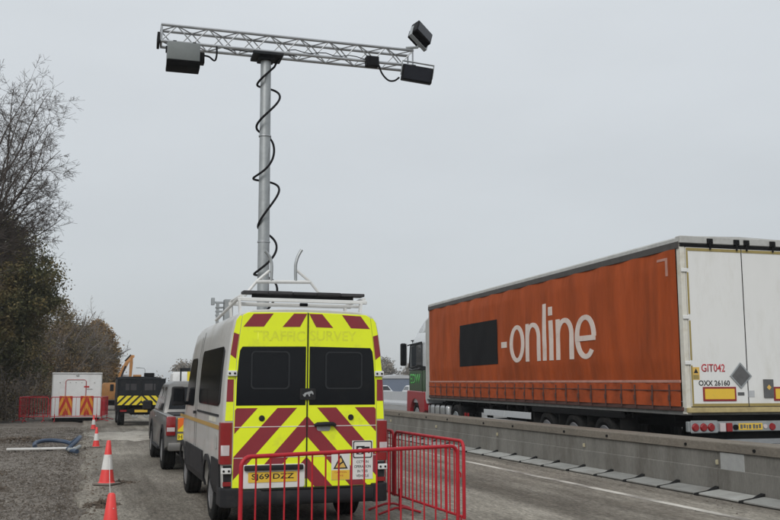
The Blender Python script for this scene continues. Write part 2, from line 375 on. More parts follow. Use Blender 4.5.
def fast_mesh(name, v, f, material, smooth=False):
    me = bpy.data.meshes.new(name); nv, nf, k = len(v), len(f), f.shape[1]
    me.vertices.add(nv); me.vertices.foreach_set('co', np.asarray(v, np.float32).ravel())
    me.loops.add(nf * k); me.loops.foreach_set('vertex_index', np.asarray(f, np.int32).ravel())
    me.polygons.add(nf); me.polygons.foreach_set('loop_start', np.arange(0, nf * k, k, dtype=np.int32)); me.polygons.foreach_set('loop_total', np.full(nf, k, np.int32))
    me.polygons.foreach_set('use_smooth', np.full(nf, smooth))
    me.update(calc_edges=True); me.materials.append(M[material]); return me

# ================================================================ THE SETTING
struct(grid_obj('ground', np.linspace(-1400, 1400, 9), np.linspace(-120, 1600, 9), lambda X, Y: X * 0 - .14, 'field'))
def gz(X, Y):
    z = -.035 + .05 * vnoise(X, Y, 1.7) + .035 * vnoise(X + 9, Y, .45) + .02 * vnoise(X, Y + 5, .2)
    z = z - .05 * np.exp(-((X + .12) / .16) ** 2)                                             # gutter along the tarmac edge
    z = z + .16 * np.exp(-((Y - 29.5 - .25 * X) / 1.6) ** 2) * (.6 + 1.2 * vnoise(X, Y, .9)) * (X < -.1)   # soil berm
    z = z + .25 * np.clip((-X - 4.5) / 3, 0, 1)
    return z
struct(grid_obj('gravel_ground', np.linspace(-16, .25, 136), np.concatenate([np.arange(6, 32, .12), np.arange(32, 140, .9)]), gz, 'gravel_ground'))
# works road: ragged broken edge on the left
ys = np.concatenate([np.arange(-12, 40, .14), np.arange(40, 420, 6.)])
ex = .03 + .16 * vnoise(ys, ys * 0, .9) + .10 * vnoise(ys, ys * 0 + 7, .3)
v = []; f = []
for i, y in enumerate(ys): v += [(ex[i] - .05, y, -.13), (ex[i], y, -.004), (ex[i] + .04, y, 0), (3.2, y, .0), (6.4, y, .0), (9.62, y, 0)]
for i in range(len(ys) - 1):
    for k in range(5): f.append((i * 6 + k, i * 6 + k + 1, i * 6 + 6 + k + 1, i * 6 + 6 + k))
struct(obj('works_road', fast_mesh('works_road', np.array(v), np.array(f), 'tarmac')))
struct(grid_obj('carriageway', np.array([9.62, 20., 30., 41.]), np.array([-12., 60, 200, 420]), lambda X, Y: X * 0 - .004, 'carriageway'))
def line_strip(name, x0, x1, y0, y1, z=.004):
    return struct(MB().add([(x0, y0, z), (x1, y0, z), (x1, y1, z), (x0, y1, z)], [(0, 1, 2, 3)]).build(name, 'white_line', smooth=0))
line_strip('edge_line', 8.02, 8.17, 3, 200)
_n = 60; _a = np.linspace(0, 2 * math.pi, _n, endpoint=False); _r = 1 + .5 * vnoise(np.cos(_a) * 3, np.sin(_a) * 3, .8) + .3 * vnoise(np.cos(_a) * 9, np.sin(_a) * 9 + 5, .8)
struct(MB().add([(1.45 + 1.25 * _r[k] * math.cos(_a[k]), 31.5 + 2.6 * _r[k] * math.sin(_a[k]), .004) for k in range(_n)], [tuple(range(_n))]).build('patched_tarmac', mat('patched_tarmac', (.36, .33, .28), .9, var=.3, vscale=3, alt=(.24, .215, .175), altscale=1.2, altlo=.45, altw=.2, stretch=(1, .4, 1), world=True, speck=.2, sscale=20), smooth=0))
line_strip('lane_line', 22.0, 22.15, 20, 300)
for k in range(26): line_strip('lane_dash', 13.9, 14.02, 5 + k * 9, 7 + k * 9)
for k in range(26): line_strip('lane_dash', 18.0, 18.12, 5 + k * 9, 7 + k * 9)

# loose stones on the gravel (stuff) ------------------------------------------
def scatter_stones(name, pts, sizes, material):
    n = len(pts)
    base = np.array([(1, 0, 0), (0, 1, 0), (-1, 0, 0), (0, -1, 0), (0, 0, .75), (.1, .1, -.6)])
    fb = np.array([(0, 1, 4), (1, 2, 4), (2, 3, 4), (3, 0, 4), (1, 0, 5), (2, 1, 5), (3, 2, 5), (0, 3, 5)])
    a = rng.random(n) * 6.28; ca, sa = np.cos(a), np.sin(a)
    b = base[None] * (1 + .5 * (rng.random((n, 6, 3)) - .5)) * sizes[:, None, None] * (.6 + .8 * rng.random((n, 1, 3)))
    x = b[..., 0] * ca[:, None] - b[..., 1] * sa[:, None]; y = b[..., 0] * sa[:, None] + b[..., 1] * ca[:, None]
    v = np.stack([x, y, b[..., 2]], -1) + pts[:, None]
    f = fb[None] + (np.arange(n) * 6)[:, None, None]
    o = obj(name, fast_mesh(name, v.reshape(-1, 3), f.reshape(-1, 3), material)); return o
n = 42000
px = -5.0 * rng.random(n) ** 1.1 - .02; py = 11 + 27 * rng.random(n) ** 1.25
o = scatter_stones('gravel', np.stack([px, py, gz(px, py)], -1), .008 + .030 * rng.random(n) ** 2.6, 'stone'); tag(o, 'loose grey gravel spread over the verge left of the tarmac', 'gravel', kind='stuff')
n = 2600
py = 8 + 30 * rng.random(n) ** 1.3; px = .02 + rng.normal(0, .20, n) + .10 * (rng.random(n) < .3)
o = scatter_stones('soil_crumbs', np.stack([px, py, np.where(px > .06, .0, gz(px, py))], -1), .007 + .022 * rng.random(n) ** 4, 'soil'); tag(o, 'dark crumbled soil along the broken tarmac edge', 'soil', kind='stuff')
n = 900
px = .1 + 9 * rng.random(n); py = 9 + 24 * rng.random(n)
px[:450] = 8.3 + .75 * rng.random(450) ** .6
o = scatter_stones('road_grit', np.stack([px, py, px * 0 + .002], -1), .005 + .014 * rng.random(n) ** 3, 'stone'); tag(o, 'small grit scattered on the works road', 'grit', kind='stuff')
# soil clods and lumps
def heap(loc, r, n_, h, label):
    a = rng.random(n_) * 6.28; q = rng.random(n_) ** .6
    x = loc[0] + r[0] * q * np.cos(a); y = loc[1] + r[1] * q * np.sin(a); z = loc[2] + h * (1 - q) * rng.random(n_)
    return tag(scatter_stones('soil_heap', np.stack([x, y, z], -1), .012 + .045 * rng.random(n_) ** 2.5 * (1.3 - q), 'soil'), label, 'soil', kind='stuff')
heap((.30, 13.9, .0), (.28, .45, 0), 150, .05, 'crumbled dark soil on the tarmac between the two nearest cones')
heap((.66, 16.8, .0), (.34, .30, 0), 110, .03, 'brown soil spilled beside the base of the second cone')
heap((-1.75, 19.3, -.02), (.40, .9, 0), 260, .14, 'low dark soil heap at the left edge of the gravel')
heap((-1.4, 16.6, -.03), (.30, .5, 0), 150, .08, 'smaller dark soil heap on the gravel by the left edge')
heap((-1.6, 28.6, .05), (1.6, .9, 0), 900, .14, 'long brown soil berm across the verge beyond the hose')

# ---------------------------------------------------------------- concrete barrier along the works road
BX = 9.50
def barrier_meshes():
    prof = [(0, .0), (0, .395), (.022, .40), (.022, .665), (.47, .665), (.47, .40), (.49, .395), (.49, .0)]
    L = 4.03
    body = MB().prism([(x, 0.006, z) for x, z in prof], (0, L - .012, 0)).mesh('wall', 'concrete', .004, 0)
    cap = MB().prism([(x, 0.004, z) for x, z in [(-.012, .668), (-.012, .80), (.0, .815), (.49, .815), (.502, .80), (.502, .668)]], (0, L - .008, 0)).mesh('cap_rail', 'concrete_cap', .004, 0)
    plate = MB().prism([(-.40, 0, .012), (-.40, 0, .045), (-.04, 0, .085), (-.012, 0, .085), (-.012, 0, .012)], (0, .90, 0)).mesh('foot_plate', 'plate_grey', .008, 0)
    pad = MB().prism([(-.415, 0, .003), (-.40, 0, .035), (-.16, 0, .065), (.0, 0, .13), (-.012, 0, .003)], (0, .095, 0)).mesh('rubber_joint', 'rubber', .004, 0)
    clipm = MB().box(-.020, .02, -.012, .012, .46, .535).box(-.028, -.02, -.007, .007, .48, .52).mesh('joint_clip', mat('clip_cream', (.42, .38, .26), .6, var=.2), .003, 0)
    bolt = MB().lathe([(-.034, .001), (-.034, .022), (-.02, .026), (-.008, .026)], 'x', n=10).mesh('anchor_bolt', 'chassis', 0, 30)
    return body, cap, plate, pad, clipm, bolt
BM_ = barrier_meshes()
near_names = {0: 'concrete safety barrier segment nearest the camera, at the right edge', 1: 'concrete safety barrier segment below the lorry rear, just past the pale patch',
              2: 'concrete safety barrier segment below the three trailer axles', 3: 'concrete safety barrier segment below the silver side guard of the trailer',
              4: 'concrete safety barrier segment just right of the survey van rear corner'}
for k in range(-1, 17):
    y0 = 12.1 + (k - 1) * 4.03
    t = thing('safety_barrier', near_names.get(k, 'concrete safety barrier segment hidden beyond the survey van, number %s past its rear' % ('fifth sixth seventh eighth ninth tenth eleventh twelfth thirteenth fourteenth fifteenth sixteenth seventeenth eighteenth nineteenth'.split() + ['twentieth'])[min(k - 5, 15)] if k > 4 else 'concrete safety barrier segment close beside the camera, right of the frame'), 'barrier', (BX, y0, 0), 0, 'concrete barrier segments along the works road')
    obj('wall', BM_[0], t); obj('cap_rail', BM_[1], t)
    obj('joint_clip', BM_[4], t, (0, 4.03, 0))
    for q in range(2): obj('anchor_bolt', BM_[5], t, (0, .75 + 2.4 * q, .73))
    if k < 10:
        for q in range(4):
            dx = random.uniform(-.02, .02)
            obj('foot_plate', BM_[2], t, (dx, .06 + q * 1.0075, 0), (0, 0, random.uniform(-.02, .02))); obj('rubber_joint', BM_[3], t, (dx, .06 + q * 1.0075 + .905, 0))
    if k == 0:
        MB().box(.008, .03, 3.42, 3.96, .38, .655).build('repair_patch', 'pale_patch', t, .003, 0)
# central reserve barrier, beyond the live lanes
t = thing('central_barrier', 'pale concrete barrier of the central reserve beyond the live lanes', 'barrier', (23, 20, 0))
for k in range(36):
    o = MB().prism([(-.3, k * 8, 0), (-.3, k * 8, .15), (-.12, k * 8, .35), (-.09, k * 8, 1.02), (.09, k * 8, 1.02), (.12, k * 8, .35), (.3, k * 8, .15), (.3, k * 8, 0)], (0, 7.97, 0)).build('wall_section', 'shed_pale', t, 0, 0)

# ================================================================ SURVEY VAN
VAN = thing('survey_van', 'white survey van with yellow and red chevron rear doors and roof rack', 'van', (2.535, 10.7, 0))
VP = [(.40, .95), (.50, .985), (.80, 1.0), (1.25, 1.0), (1.6, .985), (1.9, .965), (2.15, .94), (2.33, .915), (2.48, .885), (2.56, .83), (2.605, .68), (2.625, .35), (2.63, 0.)]
def hw(z): return float(np.interp(z, [p[0] for p in VP], [p[1] for p in VP]))
def van_ring(y, k, w, hood=None):
    half = []
    for z, x in VP:
        zz = z if z < 1.0 else 1.0 + (z - 1.0) * k
        half.append((x * w, y, zz))
    return half + [(-x, yy, zz) for x, yy, zz in half[-2::-1]]
body = MB().loft([van_ring(0, .992, .975), van_ring(.02, 1, .992), van_ring(.06, 1, 1), van_ring(1.5, 1, 1), van_ring(3.2, 1, 1), van_ring(3.75, .985, .995), van_ring(4.15, .90, .985), van_ring(4.55, .62, .97), van_ring(4.85, .38, .95), van_ring(5.15, .22, .92), van_ring(5.4, .08, .86), van_ring(5.48, .0, .82)]).build('body', 'van_white', VAN, 0, 40)
cut = []
AX_R, AX_F = 1.25, 4.28
for yc in (AX_R, AX_F):
    for sx in (-1, 1):
        cut.append(MB().lathe([(sx * .62, .41), (sx * 1.2, .41)], 'x', (0, yc, .36), 28).build('cutter', 'black_plastic'))
        cut[-1].location = VAN.location
bpy.context.view_layer.update()
boolean_cut(body, cut)
for p in body.data.polygons: p.use_smooth = True
try: body.data.set_sharp_from_angle(angle=R(32))
except Exception: pass
MB().box(-.60, .60, .3, 5.2, .30, .42).box(-.28, .28, 1.0, 1.5, .22, .34).build('underbody', 'chassis', VAN, .02)
for yc in (AX_R, AX_F):
    for sx in (-1, 1): wheel(VAN, (sx * .84, yc, .355), .355, .235, .215, sx)
def arch(yc, sx, r0, r1, name='wheel_arch'):
    ring = [(yc + r1 * math.cos(R(a)), .36 + r1 * math.sin(R(a))) for a in range(-2, 183, 8)] + [(yc + r0 * math.cos(R(a)), .36 + r0 * math.sin(R(a))) for a in range(182, -3, -8)]
    m = MB(); n = len(ring)
    vs = [(sx * (hw(max(.41, z)) + .004), y, max(z, .40)) for y, z in ring] + [(sx * (hw(max(.41, z)) + .026), y, max(z, .40)) for y, z in ring]
    h = n // 2; fs = []
    for i in range(h - 1):
        j = n - 1 - i
        fs += [(i, i + 1, j - 1, j), (n + i, n + j, n + j - 1, n + i + 1), (i, n + i, n + i + 1, i + 1), (j, j - 1, n + j - 1, n + j)]
    return m.add(vs, fs).build(name, 'black_plastic', VAN, 0, 0)
for yc in (AX_R, AX_F):
    for sx in (-1, 1): arch(yc, sx, .40, .475)
def side_patch(name, y0, y1, z0, z1, material, sx=-1, off=.004, th=.006, r=0., rows=9, parent=None, slant=0.):
    """panel following the curved van side, rounded corners r, front edge slanting by slant over its height"""
    zs = [z0 + (z1 - z0) * i / (rows - 1) for i in range(rows)]
    if r: zs = sorted(set([round(z, 4) for z in zs] + [round(z0 + r * q, 4) for q in (.12, .35, .65)] + [round(z1 - r * q, 4) for q in (.12, .35, .65)]))
    vs = []; fs = []
    for z in zs:
        d = min(z - z0, z1 - z); i_ = 0
        if r and d < r: i_ = r - math.sqrt(max(0, r * r - (r - d) ** 2))
        s_ = slant * (z - z0) / (z1 - z0)
        x = hw(z)
        for o_ in (off, off + th): vs += [(sx * (x + o_), y0 + i_, z), (sx * (x + o_), y1 - i_ - s_, z)]
    for i in range(len(zs) - 1):
        a, b = i * 4, i * 4 + 4
        fs += [(a + 2, a + 3, b + 3, b + 2), (a, b, b + 1, a + 1), (a, a + 2, b + 2, b), (a + 1, b + 1, b + 3, a + 3)]
    fs += [(0, 1, 3, 2), (b, b + 2, b + 3, b + 1)]
    return MB().add(vs, fs).build(name, material, parent or VAN, 0, 0)
for sx in (-1, 1):
    w_ = side_patch('side_window', .32, 2.42, 1.46, 2.18, 'glass_dark', sx, r=.12)
    side_patch('window_seal', .30, .335, 1.5, 2.14, 'glass_frame', sx, .008, .006, parent=w_)
    side_patch('cab_window', 2.98, 4.12, 1.40, 2.10, 'glass_dark', sx, r=.10, slant=.42)
    side_patch('stripe', .10, 4.85, 1.185, 1.235, 'gold_stripe', sx, .003, .003, rows=3)
    side_patch('side_cladding', 1.74, 3.80, .42, .84, 'black_plastic', sx, .004, .018, rows=5)
    side_patch('side_cladding', .12, .79, .42, .84, 'black_plastic', sx, .004, .018, rows=5)
    side_patch('door_seam', 2.60, 2.612, .85, 2.46, 'black_plastic', sx, .001, .002, rows=14)
    side_patch('door_seam', 2.78, 2.792, .85, 2.40, 'black_plastic', sx, .001, .002, rows=14)
    side_patch('slide_rail', .35, 2.5, 1.335, 1.362, 'black_plastic', sx, .002, .008, rows=3)
    side_patch('door_handle', 2.66, 2.74, 1.30, 1.34, 'black_plastic', sx, .004, .035, rows=3)
    side_patch('fuel_flap', .42, .60, .95, 1.12, 'van_white', sx, .004, .004, r=.03)
    m_ = MB().obox((sx * 1.13, 4.05, 1.53), (.20, .13, .30)).build('mirror', 'black_plastic', VAN, .035, 35, 2)
    MB().tube([(sx * .98, 4.1, 1.42), (sx * 1.12, 4.07, 1.42)], .03, 8).build('mirror_arm', 'black_plastic', m_)
    MB().obox((sx * 1.13, 3.982, 1.55), (.15, .006, .20)).build('mirror_glass', 'glass_dark', m_)
# letters ghosted on the flank
side_patch('flank_marking', .55, 1.2, 1.26, 1.32, 'trailer_cream', -1, .002, .002, rows=3)
MB().prism([(-.82, 4.22, 2.17), (.82, 4.22, 2.17), (.86, 4.86, 1.52), (-.86, 4.86, 1.52)], (0, .02, .02)).build('windscreen', 'glass_dark', VAN, 0, 0)
MB().box(-.86, .86, 5.36, 5.56, .38, .66).build('front_bumper', 'black_plastic', VAN, .04, 35, 2)
MB().box(-.6, .6, 5.44, 5.50, .70, .92).build('grille', 'black_plastic', VAN, .01)
for sx in (-1, 1): MB().obox((sx * .70, 5.40, .86), (.26, .16, .22)).build('headlight', 'tail_clear', VAN, .03)
# rear doors -------------------------------------------------
DL = [(-.875, .515), (-.006, .515), (-.006, 2.588), (-.73, 2.572), (-.79, 2.54), (-.82, 2.3), (-.85, 2.0), (-.87, 1.5)]
DR = [(-x, z) for x, z in DL][::-1]
YD = -.022
doors = []
for nm, poly, sx in (('left', DL, -1), ('right', DR, 1)):
    d = slab('rear_door', poly, YD, .012, 'fluoro', VAN, .004)
    d['label'] = 'yellow chevron rear door on the %s' % nm; doors.append(d)
for sx, d in ((-1, doors[0]), (1, doors[1])):
    low = [(sx * .872, .52), (sx * .008, .52), (sx * .008, 1.445), (sx * .862, 1.445)]
    for p in bands(low, 1.1 * sx, [(.63, .87), (1.11, 1.35), (1.58, 1.84), (2.10, 2.37)]):
        slab('chevron_stripe', p, YD - .002, YD + .001, 'chevron_red', d)
    for p in ([(-.665, 2.555), (-.425, 2.565), (-.54, 2.405), (-.785, 2.40)], [(-.175, 2.57), (-.012, 2.572), (-.10, 2.41), (-.315, 2.405)]):
        slab('chevron_stripe', [(x * -sx, z) for x, z in p], YD - .002, YD + .001, 'chevron_red', d)
    # glass
    gp = [(.022, 1.475), (.852, 1.475), (.848, 1.75), (.832, 2.0), (.818, 2.12), (.79, 2.165), (.022, 2.175)]
    g = slab('rear_window', [(sx * x, z) for x, z in gp], YD - .006, YD, 'glass_dark', d, .004)
    fr = rrect(.22, .685, 1.665, 2.115, .05); fi = rrect(.235, .67, 1.68, 2.10, .042)
    n = len(fr); m_ = MB()
    vs = [(sx * x, YD - .0065, z) for x, z in fr + fi] + [(sx * x, YD - .012, z) for x, z in fr + fi]
    fs = []
    for i in range(n):
        j = (i + 1) % n
        fs += [(2 * n + i, 2 * n + j, 3 * n + j, 3 * n + i), (i, j, 2 * n + j, 2 * n + i), (n + i, 3 * n + i, 3 * n + j, n + j)]
    m_.add(vs, fs).build('window_frame', 'glass_frame', d, 0, 0)
    # swage lines, caps, hinges
    slab('swage_line', rect(*sorted((sx * .02, sx * .868)), 1.222, 1.230), YD - .004, YD - .0005, 'white_sticker', d)
    slab('swage_line', rect(*sorted((sx * .02, sx * .868)), .868, .874), YD - .004, YD - .0005, 'white_sticker', d)
    MB().lathe([(YD - .014, .001), (YD - .014, .030), (YD - .004, .036), (YD, .036)], 'y', (sx * .545, 0, 1.325), 16).build('pivot_cap', 'black_plastic', d)
    for zc, xx in ((.728, .95), (1.85, .905)):
        h_ = MB().obox((sx * xx, -.03, zc), (.115, .03, .066)).build('hinge', 'rack_white', d, .006)
        for q in (-.03, .03): MB().lathe([(-.052, .001), (-.052, .012), (-.044, .014)], 'y', (sx * xx + q, 0, zc), 8).build('hinge_bolt', 'chassis', d)
MB().box(-.004, .004, YD - .012, .0, .52, 2.58).build('door_seal', 'glass_frame', VAN, 0, 0)
tx = (1, 0, 0); tz = (0, 0, 1)
text_obj('lettering', 'TRAFFIC', 'ghost_letter', doors[0], (-.66, YD - .0012, 2.235), tx, tz, w=.625, h=.125, bold=.02, ext=0)
text_obj('lettering', 'SURVEY', 'ghost_letter', doors[1], (.025, YD - .0012, 2.245), tx, tz, w=.59, h=.125, bold=.02, ext=0)
# plate panel on left door
slab('plate_panel', rrect(-.765, -.02, .520, .792, .03), YD - .012, YD - .001, 'white_sticker', doors[0], .003)
MB().box(-.745, -.045, YD - .055, YD - .012, .725, .785).build('plate_lamp_bar', 'black_plastic', doors[0], .015, 35, 2)
slab('number_plate', rrect(-.695, -.115, .588, .706, .01, 2), YD - .018, YD - .012, 'plate_yellow', doors[0])
text_obj('plate_lettering', 'SJ69 DZZ', 'ink', doors[0], (-.655, YD - .0182, .607), tx, tz, w=.50, h=.080, bold=.012)
# handle, badge, signs on right door
MB().tube([(.085, YD - .03, 1.235), (.12, YD - .045, 1.248), (.22, YD - .05, 1.25), (.31, YD - .045, 1.248), (.345, YD - .03, 1.235)], [.018, .026, .028, .026, .018], 10).build('handle', 'black_plastic', doors[1])
slab('handle_recess', rrect(.12, .29, 1.165, 1.24, .035), YD - .006, YD - .0005, 'galv', doors[1], .002)
slab('badge_plate', rrect(-.095, .10, 1.535, 1.675, .02), YD - .022, YD - .006, 'black_plastic', doors[1], .003)
lion = [(-.045, 1.575), (-.03, 1.575), (-.022, 1.60), (.0, 1.605), (.012, 1.578), (.025, 1.578), (.022, 1.605), (.045, 1.615), (.055, 1.60), (.066, 1.602), (.06, 1.63), (.04, 1.645), (.02, 1.637), (-.01, 1.63), (-.035, 1.622), (-.052, 1.60), (-.062, 1.605), (-.055, 1.588)]
slab('badge', [(x * 1.05 + .003, z) for x, z in lion], YD - .0245, YD - .021, 'chrome', doors[1])
wsg = slab('warning_sign', rect(.305, .535, .585, .905), YD - .0045, YD - .0018, 'white_sticker', doors[1])
slab('warning_panel', rect(.307, .533, .587, .70), YD - .0055, YD - .0045, 'plate_yellow', doors[1])
slab('warning_triangle', [(.330, .715), (.510, .715), (.42, .880)], YD - .0060, YD - .0045, 'ink', doors[1])
slab('warning_triangle_face', [(.356, .730), (.484, .730), (.42, .850)], YD - .0068, YD - .0060, 'sign_orange', doors[1])
slab('warning_symbol', [(.385, .745), (.40, .775), (.44, .80), (.432, .82), (.455, .805), (.45, .785), (.415, .765), (.41, .745)], YD - .0074, YD - .0068, 'ink', doors[1])
text_obj('warning_lettering', 'CAUTION', 'text_red', doors[1], (.345, YD - .0056, .665), tx, tz, w=.15, h=.020, ext=.001)
text_obj('warning_lettering', 'EYE', 'text_red', doors[1], (.385, YD - .0056, .625), tx, tz, w=.07, h=.020, ext=.001)
slab('camera_notice', rect(.565, .825, .585, 1.045), YD - .0045, YD - .0018, 'white_sticker', doors[1])
slab('camera_frame', rrect(.575, .815, .835, 1.04, .02), YD - .0055, YD - .0045, 'ink', doors[1])
slab('camera_field', rrect(.588, .802, .848, 1.027, .015), YD - .0062, YD - .0055, 'white_sticker', doors[1])
slab('camera_symbol', rect(.615, .72, .88, .98), YD - .0068, YD - .0062, 'ink', doors[1])
slab('camera_lens', circ(.662, .925, .036), YD - .0074, YD - .0068, 'white_sticker', doors[1])
slab('camera_lens_dot', circ(.662, .925, .018), YD - .008, YD - .0074, 'ink', doors[1])
slab('camera_mount', [(.72, .925), (.765, .925), (.765, .89), (.785, .89), (.785, .97), (.72, .97)], YD - .0068, YD - .0062, 'ink', doors[1])
for i, (s_, x0, w_) in enumerate((('CCTV IN', .62, .15), ('OPERATION', .59, .21), ('IN THIS', .63, .13), ('VEHICLE', .615, .16))):
    text_obj('notice_lettering', s_, 'ink', doors[1], (x0, YD - .0046, .775 - i * .055), tx, tz, w=w_, h=.032, bold=.01, ext=.001)
# pillars with chevron tape, tail lights, bumper
for sx in (-1, 1):
    pil = [(.882, 1.30), (.972, 1.30), (.958, 1.6), (.944, 1.9), (.918, 2.15), (.894, 2.33), (.864, 2.48), (.825, 2.535), (.798, 2.53), (.828, 2.3), (.857, 2.0), (.878, 1.5)]
    pl = slab('pillar_tape', [(sx * x, z) for x, z in pil], -.006, .004, 'fluoro', VAN)
    for p in bands([(sx * x, z) for x, z in [(.882, 1.52), (.962, 1.52), (.954, 1.78), (.88, 1.78)]], 1.1 * sx, [(2.45, 2.9)]) + [[(sx * x, z) for x, z in [(.862, 2.02), (.927, 2.07), (.892, 2.33), (.83, 2.31)]]]:
        slab('chevron_stripe', p, -.008, -.005, 'chevron_red', pl)
    tl = MB().loft([[(sx * x, y, z) for x, y in ((.90, -.016), (.99, -.018), (1.018, .0), (1.024, .12), (.97, .13), (.90, .02))] for z in (.80, .86, 1.20, 1.28)]).build('tail_light', 'tail_red', VAN, .006, 30)
    MB().loft([[(sx * x, y, z) for x, y in ((.915, -.021), (.985, -.023), (1.014, -.012), (1.014, .0), (.915, 0.))] for z in (.90, 1.02)]).build('indicator_lens', 'tail_clear', tl, .003)
    slab('chevron_corner', [(sx * x, z) for x, z in [(.885, .80), (.905, .80), (.905, 1.28), (.885, 1.28)]], -.008, .004, 'chevron_red', VAN)
    slab('corner_panel', [(sx * x, z) for x, z in [(.885, .53), (.975, .53), (.985, .79), (.885, .79)]], -.006, .004, 'black_plastic', VAN)
    slab('reflector', [(sx * x, z) for x, z in [(.89, .553), (.985, .553), (.985, .603), (.89, .603)]], -.020, -.005, 'tail_red', VAN, .003)
    bc = MB().loft([[(sx * x, y, z) for x, y in ((.80, -.10), (.95, -.085), (1.01, -.02), (1.015, .30), (.96, .32), (.80, .1))] for z in (.32, .36, .50, .535)]).build('bumper_corner', 'black_plastic', VAN, .012, 35, 2)
MB().loft([[(x, y, z) for y, z in ((.05, .31), (-.10, .33), (-.125, .38), (-.125, .44), (-.105, .505), (.0, .508), (.05, .5))] for x in (-.81, -.4, .4, .81)]).build('rear_bumper', 'black_plastic', VAN, .008, 35)
MB().box(-.55, .55, -.118, -.02, .508, .514).build('bumper_step', 'rubber', VAN, 0)
# roof rack ---------------------------------------------------
def smooth_path(pts, m=6):
    P = [Vector(p) for p in pts]; out = []
    for i in range(len(P) - 1):
        a, b, c, d = P[max(0, i - 1)], P[i], P[i + 1], P[min(len(P) - 1, i + 2)]
        for k in range(m):
            t = k / m; out.append(.5 * ((2 * b) + (c - a) * t + (2 * a - 5 * b + 4 * c - d) * t * t + (3 * b - a - 3 * c + d) * t ** 3))
    return out + [P[-1]]
def tube_part(name, pts, r, material, parent, n=8):
    if len(pts) < 30 and 'cable' in name or 'horn' in name: pts = smooth_path(pts)
    return MB().tube(pts, r, n).build(name, material, parent)
rack = MB().tube([(-.76, .35, 2.80), (-.76, 1.15, 2.80)], .022).build('roof_rack', 'rack_white', VAN)
MB().tube([(.82, .35, 2.80), (.82, 1.15, 2.80)], .022).build('side_rail', 'rack_white', rack)
for y in (.36, 1.1):
    MB().box(-.80, .86, y - .02, y + .02, 2.74, 2.785).build('cross_bar', 'rack_white', rack, .006)
    for sx in (-1, 1): MB().prism([(sx * .76 - .015, y - .03, 2.52), (sx * .76 + .015, y - .03, 2.52), (sx * .78 + .015, y - .03, 2.75), (sx * .78 - .015, y - .03, 2.75)], (0, .06, 0)).build('rack_foot', 'rack_white', rack)
MB().box(-.74, .82, .46, .50, 2.70, 2.735).build('light_beam', 'rack_white', rack, .005)
MB().box(.0, .10, .425, .46, 2.70, 2.74).build('rear_camera', 'fitting_black', rack, .005)
for k in range(5):
    MB().box(-.72 + k * .315, -.72 + k * .315 + .31, .42, .62, 2.842 + .003 * (k % 2), 2.880 + .003 * (k % 2)).build('roof_board', 'board_dark', rack, .006)
MB().box(-.60, .72, .5, .53, 2.80, 2.84).build('board_bearer', 'black_plastic', rack, 0)
yh = .95
tube_part('cradle_bar', [(-.47, yh, 3.05), (.255, yh, 3.07)], .024, 'rack_white', rack)
tube_part('cradle_leg', [(-.30, yh, 3.20), (-.47, yh, 3.05), (-.62, yh, 2.86)], .02, 'rack_white', rack)
tube_part('cradle_leg', [(.07, yh, 3.22), (.255, yh, 3.07), (.42, yh, 2.87)], .02, 'rack_white', rack)
tube_part('cradle_horn', [(-.275, yh, 3.05), (-.27, yh, 3.26), (-.285, yh, 3.35), (-.315, yh, 3.41), (-.36, yh, 3.46)], .021, 'galv', rack)
tube_part('cradle_horn', [(.055, yh, 3.06), (.05, yh, 3.27), (.065, yh, 3.36), (.09, yh, 3.43), (.13, yh, 3.50)], .021, 'galv', rack)
tube_part('side_stay', [(-.76, .36, 2.80), (-.93, 1.3, 2.56)], .02, 'rack_white', rack)
# instrument cluster at the front of the roof
MB().box(-.545, -.415, 3.25, 3.42, 2.64, 3.02).build('instrument_box', 'galv', VAN, .008)
ins = MB().box(-.74, -.69, 3.3, 3.38, 2.93, 3.04).box(-.70, -.55, 3.31, 3.36, 2.955, 2.985).box(-.66, -.62, 3.31, 3.37, 2.62, 2.96).build('horn_bracket', 'galv', VAN, .004)
for zz in (2.88, 2.82, 2.76): MB().box(-.67, -.56, 3.30, 3.38, zz, zz + .025).build('bracket_fin', 'galv', ins, .003)

# ================================================================ SURVEY MAST on the van roof
MX, MY, MZ = 2.41, 13.0, 2.63
MAST = thing('survey_mast', 'tall grey survey mast with lattice crossarm rising from the van roof', 'mast', (MX, MY, MZ), 0)
MAST.rotation_euler = (0, -R(.4), -R(1.7))
ZT = 6.60 - MZ
MB().lathe([(0, .09), (.0, .088), (ZT * .5, .083), (ZT, .078)], 'z', n=24).build('pole', 'galv', MAST)
MB().lathe([(0, .13), (.05, .13), (.06, .10), (.16, .10)], 'z', n=24).build('pole_collar', 'alu', MAST, .004)
for zz in (1.15, 2.75): MB().lathe([(zz, .086), (zz, .094), (zz + .02, .094), (zz + .02, .086)], 'z', n=20).build('cable_clamp', 'alu', MAST)
pts = []
turns = 5.0
for i in range(150):
    t = i / 149; a = -2.2 + t * turns * 2 * math.pi
    rr = .150 + .030 * math.sin(a * .5 + 1) + .025 * math.sin(t * 23 + 2)
    z = .12 + (ZT - .32) * t
    pts.append((rr * math.cos(a) * 1.05 + .028, rr * math.sin(a) - .02, z + .10 * math.sin(a + .8) + .05 * math.sin(t * 17)))
pts += [(.13, .0, ZT - .12), (.17, -.05, ZT - .03), (.22, -.05, ZT + .02)]
tube_part('coiled_cable', pts, .017, 'cable', MAST, 8)
MB().box(-.21, .24, -.19, .19, ZT, ZT + .045).box(-.12, .12, -.12, .12, ZT - .05, ZT).build('head_plate', 'dark_steel', MAST, .006)
